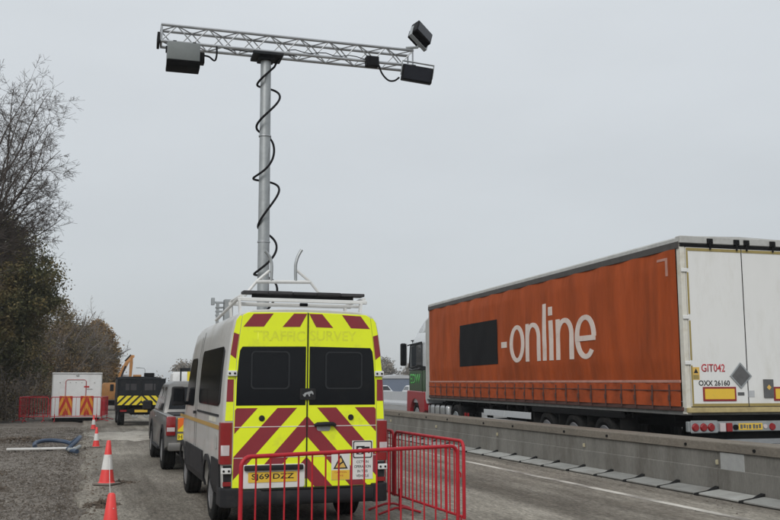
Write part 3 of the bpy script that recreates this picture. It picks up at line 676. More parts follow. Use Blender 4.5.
# lattice crossarm: four chords and zigzag braces
TL, TR, S2 = .86 - MX, 4.72 - MX, .125
zc = ZT + .045 + .025 + S2
truss = MB()
cross = MB().tube([(TL, -S2, zc - S2), (TR, -S2, zc - S2)], .0225, 10).build('crossarm', 'alu', MAST)
for dy, dz in ((S2, -S2), (-S2, S2), (S2, S2)): MB().tube([(TL, dy, zc + dz), (TR, dy, zc + dz)], .0225, 10).build('chord', 'alu', cross)
br = MB().tube([(0, 0, 0), (1, 0, 0)], .0095, 6)
nb = 17; step = (TR - TL) / nb
for face in range(4):
    for k in range(nb):
        x0, x1 = TL + k * step, TL + (k + 1) * step
        a, b = (-S2, S2) if k % 2 == 0 else (S2, -S2)
        if face == 0: p, q = (x0, -S2, zc + a), (x1, -S2, zc + b)
        elif face == 1: p, q = (x0, S2, zc - a), (x1, S2, zc - b)
        elif face == 2: p, q = (x0, a, zc - S2), (x1, b, zc - S2)
        else: p, q = (x0, -a, zc + S2), (x1, -b, zc + S2)
        MB().tube([p, q], .0095, 6).build('brace', 'alu', cross)
for xe in (TL + .01, TR - .01):
    MB().tube([(xe, -S2, zc - S2), (xe, S2, zc - S2), (xe, S2, zc + S2), (xe, -S2, zc + S2), (xe, -S2, zc - S2)], .014, 6).build('end_frame', 'alu', cross)
MB().box(TL - .05, TL - .012, -S2 - .03, S2 + .03, zc - S2 - .03, zc - .0).build('end_cap', 'fitting_black', MAST, .006)
# wires run along the chord
tube_part('chord_wire', [(TL + .9 + i * .1, -S2 - .03, zc - S2 - .03 - .02 * abs(math.sin(i * 1.3))) for i in range(12)], .008, 'cable', MAST, 6)
tube_part('chord_wire', [(.3 + i * .12, -S2 - .02, zc - S2 + .04 + .02 * math.sin(i * 1.7)) for i in range(12)], .007, 'cable', MAST, 6)
# detector box hung under the left end
xb = .95 - MX
zd = zc - S2 - .05
det = MB().prism([(xb, -.33, zd - .01), (xb, .02, zd), (xb, .04, zd - .30), (xb, -.26, zd - .255)], (.46, 0, 0)).build('detector_box', 'box_grey', MAST, .012, 30, 2)
MB().prism([(xb - .006, -.268, zd - .258), (xb - .006, .045, zd - .303), (xb - .006, .03, zd - .355), (xb - .006, -.22, zd - .345)], (.472, 0, 0)).build('box_visor', 'fitting_black', det, .006)
for q in (.08, .36): MB().box(xb + q, xb + q + .05, -.2, .0, zd - .004, zd + .05).build('hanger', 'fitting_black', det)
MB().box(xb - .02, xb + .001, -.2, -.1, zd - .12, zd - .04).build('side_knob', 'fitting_black', det, .006)
MB().box(xb + .465, xb + .54, -.12, .02, zd - .22, zd - .06).build('connector_block', 'fitting_black', det, .008)
tube_part('box_cable', [(xb + .50, -.1, zd - .1), (xb + .60, -.12, zd - .12), (xb + .68, -.14, zd - .18), (xb + .71, -.14, zd - .10), (xb + .71, -.14, zd + .04)], .014, 'cable', det)
# flood lights at the right end
def flood(c, size, rot, nm):
    m4 = Matrix.Translation(c) @ Euler(rot).to_matrix().to_4x4()
    def tr(b):
        b.v = [tuple(m4 @ Vector(p)) for p in b.v]; return b
    a, d, h = size
    fl = tr(MB().loft([[(x * s, y, z * s) for x, z in ((-a / 2, -h / 2), (a / 2, -h / 2), (a / 2, h / 2), (-a / 2, h / 2))] for y, s in ((-d / 2, 1.), (d * .2, 1.), (d / 2, .72))])).build('flood_light', 'fitting_black', MAST, .010, 30)
    fl['label'] = nm
    tr(MB().box(-a * .44, a * .44, -d / 2 - .006, -d / 2 - .001, -h * .42, h * .42)).build('lens', 'lens', fl)
    for k in range(6): tr(MB().box(-a * .36, a * .36, d * .5, d * .62, -h * .30 + k * h * .12, -h * .30 + k * h * .12 + .012)).build('cooling_fin', 'dark_steel', fl)
    tr(MB().box(-a * .5 - .014, -a * .5 - .003, -.03, .03, -h * .75, .03).box(a * .5 + .003, a * .5 + .014, -.03, .03, -h * .75, .03).box(-a * .5 - .014, a * .5 + .014, -.03, .03, -h * .75 - .01, -h * .75)).build('bracket', 'galv', fl)
flood((TR + .12, -.10, zc + S2 + .27), (.34, .22, .27), (R(-20), R(32), R(22)), 'upper flood light tilted up on the arm end')
tube_part('mount_arm', [(TR - .12, -S2, zc + S2 + .03), (TR + .06, -S2 - .02, zc + S2 + .05), (TR + .14, -.12, zc + S2 + .16)], .022, 'galv', MAST)
tube_part('mount_arm', [(TR - .08, -S2, zc - S2), (TR + .0, -.2, zc - S2 - .03), (TR + .02, -.20, zc - S2 - .10)], .022, 'galv', MAST)
flood((TR + .02, -.22, zc - S2 - .18), (.48, .20, .24), (R(-8), R(188), R(-10)), 'lower flood light under the arm end')
MB().box(3.93 - MX, 4.13 - MX, -S2 - .10, -S2 + .02, zc - S2 - .10, zc - S2 + .06).build('power_supply', 'fitting_black', MAST, .008)
tube_part('lamp_cable', [(4.12 - MX, -.18, zc - S2 - .03), (4.18 - MX, -.2, zc - S2 - .2), (4.28 - MX, -.2, zc - S2 - .30), (4.38 - MX, -.2, zc - S2 - .30), (4.46 - MX, -.2, zc - S2 - .24)], .014, 'cable', MAST)

# ================================================================ ARTICULATED LORRY
HD = -R(3.4)
TRL = thing('curtain_trailer', 'dirty orange curtain sided semi-trailer with white rear doors', 'trailer', (10.44, 14.1, 0), HD)
TW, TLN, ZB, ZTOP = 2.62, 15.5, 1.30, 4.40
# bed, frame posts, roof
MB().box(.03, TW - .03, .06, TLN, 1.14, 1.295).build('bed', 'trailer_grey', TRL, .01, 0)
MB().box(.06, TW - .06, .1, TLN - .02, 4.28, ZTOP - .02).build('roof_frame', 'trailer_grey', TRL, 0, 0)
nx = 26; vs = []; fs = []
for i in range(nx + 1):
    y = -.02 + (TLN + .04) * i / nx; sag = .02 * math.sin(i * 2.4)
    for x, z in ((-.02, 4.365), (-.015, 4.43), (.05, 4.47), (TW / 2, 4.50 + sag), (TW - .05, 4.47), (TW + .015, 4.43), (TW + .02, 4.365)): vs.append((x, y, z))
for i in range(nx):
    for k in range(6): fs.append((i * 7 + k, i * 7 + k + 1, i * 7 + 8 + k, i * 7 + 7 + k))
fs += [tuple(range(7)), tuple(nx * 7 + k for k in range(6, -1, -1))]
MB().add(vs, fs).build('roof', 'roof_grey', TRL, 0, 30)
MB().box(-.026, .0, .0, TLN, 4.235, 4.362).build('top_rail', 'rail_dark', TRL, .005, 0)
MB().box(TW, TW + .026, .0, TLN, 4.235, 4.362).build('top_rail', 'rail_dark', TRL, .005, 0)
MB().box(.05, TW - .05, TLN - .04, TLN + .02, 1.2, 4.3).build('headboard', 'trailer_grey', TRL, .01, 0)
for x in (0, TW - .09): MB().box(x, x + .09, TLN - .05, TLN + .03, 1.15, 4.33).build('front_post', 'roof_grey', TRL, .01, 0)
# curtains: billowed cloth, drawn in above the buckles
def curtain_off(u, z):
    u = np.asarray(u, float); z = np.asarray(z, float)
    env = np.clip((z - 1.78) / .4, 0, 1) * np.clip((4.245 - z) / .3, 0, 1) * np.clip((u - .1) / .6, 0, 1) * np.clip((TLN - .09 - u) / .6, 0, 1)
    return .012 + .035 * env * (1 + vnoise(u, z, 2.3)) + .024 * env * vnoise(u * 1.6 + z * 1.1, z * .6, .9) + .010 * env * vnoise(u * 2.4 - z * 1.5, z * .8, .8) + .012 * env * np.exp(-(((u + .6) % 2.58 - 1.29) / .28) ** 2) + .012 * np.sin(u * 2 * math.pi / .62) * np.exp(-(z - 1.78) / .30) + .014 * np.sin(u * 2 * math.pi / 1.3) * np.exp(-(4.245 - z) / .35)
def on_curtain(o, lift=.008):
    """press a flat marking onto the billowed cloth"""
    me = o.data; x0 = min(v_.co.x for v_ in me.vertices)
    for v_ in me.vertices: v_.co.x = -float(curtain_off(v_.co.y, v_.co.z)) - (lift if v_.co.x < x0 + .004 else -.01)
    me.update(); return o
def curtain(sx, x0):
    nu, nz = 420, 40; U = np.linspace(.10, TLN - .09, nu); Zs = np.linspace(1.78, 4.245, nz)
    u, z = np.meshgrid(U, Zs)
    off = curtain_off(u, z)
    v = np.stack([x0 + sx * off, u, z], -1).reshape(-1, 3); i = np.arange(nu * nz).reshape(nz, nu)
    f = np.stack([i[:-1, :-1], i[:-1, 1:], i[1:, 1:], i[1:, :-1]], -1).reshape(-1, 4)
    c = obj('curtain', fast_mesh('curtain', v, f, 'curtain', True), TRL)
    nz = 12; Zs = np.linspace(1.30, 1.735, nz); u, z = np.meshgrid(U, Zs)
    off = .014 + .020 * np.abs(np.sin(u * math.pi / .62)) + .010 * vnoise(u * 4, z * 2, .5)
    v = np.stack([x0 + sx * off, u, z], -1).reshape(-1, 3); i = np.arange(nu * nz).reshape(nz, nu)
    f = np.stack([i[:-1, :-1], i[:-1, 1:], i[1:, 1:], i[1:, :-1]], -1).reshape(-1, 4)
    obj('curtain_skirt', fast_mesh('curtain_skirt', v, f, 'curtain_low', True), TRL)
    MB().box(*sorted((x0 + sx * .004, x0 + sx * .030)), .10, TLN - .09, 1.735, 1.785).build('curtain_band', 'curtain_stripe', TRL, .004, 0)
    MB().box(*sorted((x0 + sx * .020, x0 + sx * .040)), .10, TLN - .09, 1.585, 1.60).build('skirt_hem', 'strap_brown', TRL, 0, 0)
    sm = MB().box(*sorted((0, sx * .012)), -.022, .022, 1.24, 1.70).box(*sorted((sx * .006, sx * .026)), -.032, .032, 1.40, 1.50).mesh('buckle_strap', 'strap_brown', .003, 0)
    for k in range(24): obj('buckle_strap', sm, TRL, (x0 + sx * .034, .42 + k * .62, random.uniform(-.015, .015)), (random.uniform(-.03, .03), 0, 0))
    MB().box(*sorted((x0 - sx * .01, x0 + sx * .016)), .05, TLN - .02, 1.22, 1.29).build('side_rail', 'strap_brown', TRL, .004, 0)
    return c
curtain(1, TW); cl_ = curtain(-1, 0)
# markings on the near curtain
SX = -.072
up = (0, 0, 1); bk = (0, -1, 0)
_n = 24
on_curtain(MB().loft([[(SX, y, z) for y, z in ((yb, zb_ + (zt_ - zb_) * k / 8) for k in range(9) for yb in [12.10 - 3.12 * i / _n + (.06 - .14 * i / _n) * 0])] for i in range(_n + 1) for zb_, zt_ in [(2.22 + .03 * i / _n, 3.50)]], False, False).build('cover_panel', 'cover_black', TRL, 0, 0))
on_curtain(MB().box(SX - .001, SX + .02, 8.30, 8.71, 2.68, 2.84).build('hyphen', 'letter_white', TRL, 0, 0))
# "online" in a wide low-contrast sans: drawn narrow, then stretched along the trailer by KS
KS = 1.9
def ribbon(name, paths, wd, y0=0., k=1.):
    b = MB()
    for pts_, closed in paths:
        if len(pts_) == 2: pts_ = [(pts_[0][0] + (pts_[1][0] - pts_[0][0]) * q / 10, pts_[0][1] + (pts_[1][1] - pts_[0][1]) * q / 10) for q in range(11)]
        n_ = len(pts_); L_ = []; R_ = []
        for i in range(n_):
            a = pts_[(i - 1) % n_ if closed else max(0, i - 1)]; c_ = pts_[(i + 1) % n_ if closed else min(n_ - 1, i + 1)]
            t_ = Vector((c_[0] - a[0], c_[1] - a[1])).normalized(); nn = Vector((-t_.y, t_.x)) * wd / 2
            L_.append((y0 - k * (pts_[i][0] + nn.x), pts_[i][1] + nn.y)); R_.append((y0 - k * (pts_[i][0] - nn.x), pts_[i][1] - nn.y))
        rings = [[(SX, yy, zz) for yy, zz in (l, r)] + [(SX + .02, yy, zz) for yy, zz in (r, l)] for l, r in zip(L_, R_)]
        if closed: rings.append(rings[0])
        b.loft(rings, not closed)
    return on_curtain(b.build(name, 'letter_white', TRL, 0, 0), .010 if name == 'letter_e_bar' else .008)
def ell(cs, cz, rs, rz, a0=0, a1=360, n=30): return [(cs + rs * math.cos(R(a0 + (a1 - a0) * k / n)), cz + rz * math.sin(R(a0 + (a1 - a0) * k / n))) for k in range(n + (0 if a1 - a0 == 360 else 1))]
bz, xh, W = 2.27, .97, .112          # baseline, x-height, stroke
letter_n = [([(.056, bz), (.056, bz + xh)], False), (ell(.245, bz + xh * .58, .189, xh * .42 - W * .4, 180, 0, 18) + [(.434, bz + xh * .58 * (1 - q / 6)) for q in range(1, 7)], False)]
ribbon('letter_o', [(ell(.26, bz + xh / 2, .205, xh / 2 - W * .4), True)], W, 8.10, KS)
ribbon('letter_n', letter_n, W, 7.03, KS)
ribbon('letter_l', [([(0, bz), (0, bz + 1.40)], False)], W, 5.85, KS)
ribbon('letter_i', [([(0, bz), (0, bz + xh)], False)], W, 5.49, KS)
ribbon('letter_dot', [([(0, bz + 1.09), (0, bz + 1.30)], False)], W, 5.49, KS)
ribbon('letter_n', letter_n, W, 5.22, KS)
ribbon('letter_e', [(ell(.27, bz + xh / 2, .215, xh / 2 - W * .4, 0, 318, 34), False)], W, 4.22, KS)
ribbon('letter_e_bar', [([(.06, bz + xh * .5 - .03), (.525, bz + xh * .5 - .03)], False)], W * 1.05, 4.22, KS).location.x = -.003
# faded mark near rear top
on_curtain(MB().box(SX, SX + .02, .35, .42, 3.75, 4.05).build('faded_mark', 'curtain_stripe', TRL, 0, 0))
on_curtain(MB().box(SX, SX + .02, .35, .70, 4.05, 4.10).build('faded_mark', 'curtain_stripe', TRL, 0, 0))
# warning triangle print low at the front
ribbon('faded_triangle', [([(0, 1.98), (.15, 2.22), (.3, 1.98), (0, 1.98)], False)], .02, 15.05).data.materials[0] = M['curtain_low']
# rear frame and doors
for x0, x1 in ((0, .10), (TW - .10, TW)): MB().box(x0, x1, -.045, .10, 1.16, 4.33).build('rear_post', 'trailer_cream', TRL, .012, 0)
MB().box(-.01, TW + .01, -.07, .10, 4.33, 4.47).build('rear_header', 'roof_grey', TRL, .012, 0)
MB().box(.0, TW, -.055, -.01, 4.265, 4.325).build('header_seal', 'chassis', TRL, 0, 0)
MB().box(.0, TW, -.10, .10, 1.19, 1.285).build('rear_sill', 'sill_ochre', TRL, .01, 0)
for x0, x1 in ((.105, TW / 2 - .006), (TW / 2 + .006, TW - .105)):
    d = MB().box(x0, x1, -.052, .0, 1.30, 4.255).build('rear_door', 'trailer_white', TRL, .006, 0)
    MB().box(x0 + .005, x1 - .005, -.060, -.053, 4.19, 4.245).build('seal_strip', 'seal_ochre', d, 0, 0)
    MB().box(x0 + .005, x1 - .005, -.060, -.053, 1.305, 1.355).build('seal_strip', 'seal_ochre', d, 0, 0)
    xs_ = x0 + .005 if x0 < 1 else x1 - .045
    for za, zb in ((1.36, 2.05), (2.15, 2.88), (3.00, 3.78), (3.86, 4.18)): MB().box(xs_, xs_ + .035, -.060, -.053, za, zb).build('seal_strip', 'seal_ochre', d, 0, 0)
    for zz in (2.10, 2.94, 3.82):
        xx = -.02 if x0 < 1 else TW - .10
        MB().box(xx + .01, xx + .13, -.075, -.05, zz - .035, zz + .035).build('hinge', 'trailer_white', d, .006, 0)
MB().box(TW / 2 - .004, TW / 2 + .004, -.058, -.03, 1.30, 4.25).build('door_gap', 'chassis', TRL, 0, 0)
for xx in (.62, 1.20, 1.42, 2.0):
    MB().tube([(xx, -.082, 4.22), (xx, -.082, 4.40)], .018, 8).box(xx - .06, xx + .06, -.095, -.06, 4.33, 4.43).build('lock_keeper', 'chassis', TRL, .004, 0)
YR = -.0535
text_obj('lettering', 'GIT042', 'text_red', TRL, (.33, YR, 1.935), tx, tz, w=.50, h=.145, bold=.015)
text_obj('lettering', 'OXX 26160', 'ink', TRL, (.26, YR, 1.68), tx, tz, w=.66, h=.10, bold=.02)
slab('hazard_sticker', rect(.14, .285, 1.79, 2.02), YR - .0025, YR, 'sign_orange', TRL)
slab('hazard_triangle', [(.165, 1.91), (.26, 1.91), (.2125, 2.0)], YR - .0035, YR - .0025, 'ink', TRL)
slab('hazard_text', rect(.155, .27, 1.80, 1.88), YR - .0035, YR - .0025, 'seal_ochre', TRL)
mk = slab('marker_board', rect(.34, 1.04, 1.40, 1.66), YR - .012, YR, 'tail_red', TRL)
slab('marker_centre', rect(.375, 1.005, 1.435, 1.625), YR - .014, YR - .012, 'plate_yellow', TRL)
mk = slab('marker_board', rect(1.86, 2.56, 1.40, 1.66), YR - .012, YR, 'tail_red', TRL)
slab('marker_centre', rect(1.895, 2.525, 1.435, 1.625), YR - .014, YR - .012, 'plate_yellow', TRL)
slab('diamond_placard', [(1.155, 1.62), (1.40, 1.86), (1.155, 2.12), (.92, 1.86)], YR - .014, YR, 'galv', TRL, .004)
slab('diamond_face', [(1.155, 1.67), (1.355, 1.86), (1.155, 2.07), (.965, 1.86)], YR - .018, YR - .013, 'grey_sticker', TRL)
slab('small_label', rect(1.08, 1.22, 1.50, 1.56), YR - .004, YR, 'grey_sticker', TRL)
slab('small_label', rect(1.30, 1.44, 1.47, 1.59), YR - .004, YR, 'shed_pale', TRL)
slab('document_holder', rect(1.64, 1.85, 1.46, 1.80), YR - .03, YR, 'grey_sticker', TRL, .005)
slab('document_diamond', [(1.745, 1.60), (1.795, 1.65), (1.745, 1.70), (1.695, 1.65)], YR - .032, YR - .03, 'sign_orange', TRL)
# chassis, underrun beam with lamps and plate, axles, wheels, guard, legs
for x in (.75, TW - .89): MB().box(x, x + .14, .3, TLN - 1.5, .86, 1.14).build('chassis_beam', 'chassis', TRL, .01, 0)
for k in range(10): MB().box(.15, TW - .15, .6 + k * 1.5, .68 + k * 1.5, 1.02, 1.138).build('cross_member', 'chassis', TRL, 0, 0)
MB().box(.2, TW - .2, .1, .2, .66, 1.14).build('underrun_bracket', 'chassis', TRL, .01, 0)
MB().box(.02, TW - .02, -.04, .06, .84, 1.03).build('underrun_beam', 'galv', TRL, .012, 0)
MB().box(.10, TW - .1, -.03, .05, .60, .70).build('lower_beam', 'alu', TRL, .01, 0)
MB().box(.05, .62, -.07, -.04, .82, 1.05).build('lamp_housing', 'galv', TRL, .02, 0)
for x in (.14, .31, .47): MB().lathe([(-.10, .001), (-.10, .055), (-.08, .075), (-.068, .078)], 'y', (x, 0, .925), 20).build('tail_lamp', 'tail_red', TRL)
MB().box(.66, .78, -.08, -.04, .84, 1.0).build('tail_lamp', 'tail_clear', TRL, .01)
MB().box(.80, .92, -.08, -.04, .84, 1.0).build('tail_lamp', 'tail_red', TRL, .01)
MB().lathe([(-.07, .001), (-.07, .05), (-.04, .05)], 'y', (1.0, 0, .92), 16).build('socket', 'chassis', TRL)
slab('number_plate', rect(1.07, 1.58, .87, .99), -.05, -.04, 'plate_yellow', TRL)
for k, (x, w_, z0_, z1_) in enumerate(((1.10, .05, .89, .97), (1.17, .045, .90, .97), (1.235, .03, .89, .96), (1.285, .05, .89, .965), (1.37, .05, .89, .97), (1.435, .045, .89, .96), (1.50, .045, .895, .97))): slab('plate_smudge', rect(x, x + w_, z0_, z1_), -.0515, -.05, 'grey_sticker', TRL)
MB().lathe([(-.06, .001), (-.06, .04), (-.04, .04)], 'y', (1.64, 0, .93), 16).build('plate_lamp', 'tail_clear', TRL)
for x in (1.8, 2.1, 2.28, 2.46): MB().lathe([(-.06, .001), (-.06, .06), (-.04, .07)], 'y', (x, 0, .92), 16).build('tail_lamp', 'tail_red', TRL)
for yc in (3.15, 4.6, 6.05):
    MB().lathe([(.3, .06), (TW - .3, .06)], 'x', (0, yc, .52), 12).build('axle', 'chassis', TRL)
    for x, s_ in ((.21, -1), (TW - .21, 1)): wheel(TRL, (x, yc, .52), .52, .385, .30, s_, 'rim_steel', .10)
MB().box(-.0, .1, 2.35, 6.85, 1.0, 1.13).build('mudguard_rail', 'chassis', TRL, .01, 0)
for yc in (2.42, 3.87, 5.32, 6.78): MB().box(.02, .42, yc - .012, yc + .012, .62, 1.08).build('mud_flap', 'rubber', TRL, 0, 0)
for zz in (.56, .80): MB().box(.02, .05, 7.0, 10.3, zz, zz + .17).build('side_guard', 'cab_white', TRL, .004, 0)
for yy in (7.4, 8.6, 9.9): MB().box(.055, .12, yy - .04, yy + .04, .5, 1.15).build('guard_post', 'chassis', TRL, 0, 0)
for x in (.45, TW - .6):
    lg = MB().box(x, x + .15, 11.0, 11.15, .28, 1.1).build('landing_leg', 'chassis', TRL, .01, 0)
    MB().box(x - .05, x + .2, 10.95, 11.2, .25, .28).build('leg_shoe', 'chassis', lg, .004, 0)
MB().box(.5, TW - .5, 8.2, 9.4, .62, .95).build('pallet_box', 'chassis', TRL, .02, 0)
# tractor unit
TRC = thing('tractor_unit', 'white green and red lorry cab coupled to the orange trailer', 'lorry', (10.44 + .05, 14.1, 0), HD)
CY0, CY1 = 16.05, 18.30
def cab_ring(y, zt, inset=0.): 
    x0, x1 = .02 + inset, TW - .14 - inset
    return [(x0 + .04, y, 1.0), (x0, y, 1.15), (x0, y, 2.0), (x0 + .015, y, zt - .7), (x0 + .06, y, zt - .25), (x0 + .16, y, zt - .06), (x0 + .4, y, zt), (x1 - .4, y, zt), (x1 - .16, y, zt - .06), (x1 - .06, y, zt - .25), (x1 - .015, y, zt - .7), (x1, y, 2.0), (x1, y, 1.15), (x1 - .04, y, 1.0)]
MB().loft([cab_ring(CY0, 3.55, .06), cab_ring(CY0 + .06, 3.6), cab_ring(CY1 - .7, 3.62), cab_ring(CY1 - .25, 3.4), cab_ring(CY1 - .06, 2.9, .02), cab_ring(CY1, 2.3, .06)]).build('cab', 'cab_white', TRC, 0, 40)
MB().loft([[(x, y, z) for x, z in ((.16, zb), (.22, zt), (TW - .36, zt), (TW - .30, zb))] for y, zb, zt in ((CY0 + .1, 3.5, 4.12), (CY0 + .6, 3.5, 4.08), (CY0 + 1.5, 3.5, 3.66))]).build('air_deflector', 'cab_white', TRC, .06, 40, 2)
for x in (-.0, TW - .16): MB().prism([(x, 15.62, 1.15), (x, 16.04, 1.15), (x, 16.04, 3.9), (x, 15.66, 4.0)], (.04, 0, 0)).build('side_extender', 'roof_grey', TRC, .005, 0)
MB().box(-.004, .02, 16.10, 18.1, 1.42, 2.16).build('cab_panel', 'cab_green', TRC, .006, 0)
text_obj('script', 'EDW', 'cab_script', TRC, (-.006, 17.95, 1.68), bk, up, w=1.25, h=.36, bold=.02)
wpoly = [(16.55, 2.36), (18.05, 2.24), (18.02, 2.7), (17.85, 3.06), (16.6, 3.10)]
cw = MB().prism([(-.003, y, z) for y, z in wpoly], (.03, 0, 0)).build('side_window', 'cab_glass', TRC, 0, 0)
MB().prism([(-.008, y, z) for y, z in [(16.1, 2.17), (18.12, 2.17), (18.1, 2.24), (16.9, 2.36), (16.1, 2.30)]], (.02, 0, 0)).build('window_swoosh', 'fitting_black', TRC, 0, 0)
MB().prism([(-.008, y, z) for y, z in [(16.5, 3.10), (17.9, 3.07), (18.12, 2.24), (18.2, 2.24), (17.98, 3.16), (16.5, 3.20)]], (.02, 0, 0)).build('window_frame', 'fitting_black', TRC, 0, 0)
MB().prism([(.1, CY1 - .03, 2.3), (TW - .24, CY1 - .03, 2.3), (TW - .26, CY1 - .22, 3.3), (.12, CY1 - .22, 3.3)], (0, .03, .01)).build('windscreen', 'glass_dark', TRC, 0, 0)
MB().box(.1, TW - .24, 17.75, 18.25, 3.28, 3.32).build('sun_visor', 'fitting_black', TRC, .01, 0)
MB().box(-.012, .01, 16.45, 16.47, 1.2, 3.1).build('door_seam', 'chassis', TRC, 0, 0)
MB().tube([(-.02, 16.7, 2.25), (-.02, 17.6, 2.2), (-.02, 18.05, 2.24)], .016, 6).build('trim_rail', 'chrome', TRC)
mm = MB().box(-.30, -.10, 18.12, 18.34, 2.35, 3.20).build('mirror', 'fitting_black', TRC, .05, 35, 2)
MB().box(-.285, -.115, 18.112, 18.118, 2.45, 3.12).build('mirror_glass', 'glass_dark', mm, 0)
MB().box(-.095, -.07, 18.12, 18.2, 2.30, 3.2).build('mirror_post', 'cab_white', mm, .006)
MB().tube([(-.1, 18.2, 3.1), (.05, 18.1, 3.15)], .025, 6).build('mirror_arm', 'fitting_black', mm)
# red lower body with wheel arch
arc = [(17.35 + .62 * math.cos(R(a)), .52 + .62 * math.sin(R(a))) for a in range(180, -1, -12)]
MB().prism([(-.02, y, z) for y, z in [(16.15, .75), (16.15, 1.40), (18.34, 1.44), (18.40, .40), (18.0, .40)] + arc[::-1] + [(16.6, .52)]], (.30, 0, 0)).build('wheel_wing', 'cab_red', TRC, .02, 30)
MB().box(.3, TW - .42, 18.1, 18.42, .40, 1.42).build('front_bumper', 'cab_red', TRC, .04, 35, 2)
MB().box(.5, 2.1, 15.1, 18.0, .7, 1.0).box(.6, .8, 11.8, 16.0, .8, 1.05).box(1.7, 1.9, 11.8, 16.0, .8, 1.05).build('frame', 'chassis', TRC, .02, 0)
for x, s_ in ((.22, -1), (TW - .36, 1)):
    wheel(TRC, (x, 17.35, .52), .52, .33, .30, s_, 'galv', .06); wheel(TRC, (x, 12.9, .52), .52, .46, .30, s_, 'galv', .14)
MB().lathe([(.3, .08), (TW - .4, .08)], 'x', (0, 12.9, .52), 12).build('axle', 'chassis', TRC)
tk = MB().box(.02, .62, 13.75, 15.9, .45, .98).build('fuel_tank', 'tank', TRC, .09, 35, 3)
for k in range(4): MB().box(.01, .63, 13.95 + k * .55, 14.0 + k * .55, .44, .99).build('tank_strap', 'chassis', tk, .01, 0)
MB().prism([(.05, 12.9 + .60 * math.cos(R(a)), .54 + .60 * math.sin(R(a))) for a in range(20, 161, 14)] + [(.05, 12.9 + .63 * math.cos(R(a)), .54 + .63 * math.sin(R(a))) for a in range(160, 19, -14)], (.45, 0, 0)).build('drive_mudguard', 'chassis', TRC, 0, 0)
for yy in (11.85, 12.1): MB().box(.05, .09, yy, yy + .12, .66, .80).build('marker_lamp', 'tail_red', TRC, .01, 0)

# ================================================================ PEDESTRIAN BARRIERS
_bars = {}
def ped_barrier(p, q, label, h=1.1, nb=16, group='red pedestrian barriers'):
    p = Vector((*p, 0)); q = Vector((*q, 0)); L = (q - p).length; a = math.atan2(q.y - p.y, q.x - p.x)
    t = thing('pedestrian_barrier', label, 'barrier', p, a, group)
    key = (round(L, 2), h, nb)
    if key not in _bars:
        r = .09; fr = [(0, 0, .22)]
        zt = h - .02
        for k in range(7): fr.append((r - r * math.cos(R(15 * k)), 0, zt - r + r * math.sin(R(15 * k))))
        for k in range(7): fr.append((L - r + r * math.sin(R(15 * k)), 0, zt - r + r * math.cos(R(15 * k))))
        fr.append((L, 0, .22))
        _bars[key] = (MB().tube(fr, .020, 10).mesh('frame', 'red_tube', 0, 50), MB().tube([(.0, 0, .24), (L, 0, .24)], .017, 8).mesh('lower_rail', 'red_tube', 0, 50),
                      MB().tube([(0, 0, .24), (0, 0, zt)], .0085, 6).mesh('bar', 'red_tube', 0, 50),
                      MB().tube([(0, 0, .34), (0, 0, .05), (0, 0, .05)], .018, 8).tube([(0, -.30, .014), (0, -.06, .085), (0, .06, .085), (0, .30, .014)], .016, 8).mesh('foot', 'red_tube', 0, 50),
                      MB().tube([(L, 0, .8), (L + .03, 0, .81), (L + .045, 0, .79), (L + .045, 0, .75)], .008, 6).mesh('hook', 'red_tube', 0, 50))
    fm, lm, bm_, ft, hk = _bars[key]
    obj('frame', fm, t); obj('lower_rail', lm, t)
    for k in range(nb): obj('bar', bm_, t, (L * (k + 1) / (nb + 1), 0, 0))
    for x in (.18, L - .18): obj('foot', ft, t, (x, 0, 0))
    obj('hook', hk, t); obj('hook', hk, t, (0, 0, -.45))
    return t
ped_barrier((1.36, 8.25), (3.76, 8.97), 'red tubular barrier panel right behind the survey van rear doors')
ped_barrier((4.11, 9.62), (4.05, 11.85), 'red tubular barrier panel running back along the right of the van')
ped_barrier((4.05, 11.93), (4.12, 14.15), 'red tubular barrier panel farther back, mostly hidden beside the van')
ped_barrier((-2.7, 43.2), (-2.45, 46.5), 'red barrier panel at the left end of the white cabin enclosure', nb=13)
ped_barrier((-2.45, 46.6), (-.9, 46.8), 'red barrier panel behind the enclosure left of the white cabin', nb=13)
ped_barrier((-2.65, 43.1), (-1.5, 42.9), 'short red barrier panel just left of the white cabin front', nb=9)
ped_barrier((-1.4, 42.85), (.72, 42.75), 'red barrier panel standing across the front of the white cabin', nb=11)
ped_barrier((.74, 42.8), (1.05, 45.0), 'red barrier panel at the right side of the white cabin', nb=13)

# ================================================================ CONES and rope
def cone(loc, h, label, top_red=True, group='red and white traffic cones', tilt=(0, 0)):
    t = thing('traffic_cone', label, 'cone', loc, random.random(), group); t.rotation_euler = (tilt[0], tilt[1], random.random())
    s = h / .75
    r_at = lambda z: (.122 - .090 * (z - .05) / .70) 
    MB().prism([(x * s, y * s, .004) for x, y in rrect(-.185, .185, -.185, .185, .05, 3)], (0, 0, .035 * s)).build('base', 'cone_base', t, .008 * s)
    MB().lathe([(.035 * s, .150 * s), (.055 * s, .128 * s), (.26 * s, r_at(.26) * s), (.26 * s, (r_at(.26) - .01) * s)], 'z', n=28).build('lower_body', 'cone_red', t)
    MB().lathe([(.258 * s, (r_at(.26) + .003) * s), (.51 * s, (r_at(.51) + .003) * s), (.51 * s, (r_at(.51) - .01) * s)], 'z', n=28).build('sleeve', 'cone_white', t)
    MB().lathe([(.50 * s, r_at(.50) * s), (.735 * s, r_at(.735) * s), (.75 * s, .022 * s), (.745 * s, .010 * s)], 'z', n=28).build('tip', 'cone_red', t)
    return t
cone((.27, 8.75, 0), .75, 'traffic cone nearest the camera, cut off by the bottom edge')
cone((.42, 16.55, 0), .75, 'full traffic cone on the tarmac edge, second from the camera', tilt=(0, R(1.5)))
cone((.35, 26.0, 0), .54, 'small cone third along the tarmac edge, before the hose')
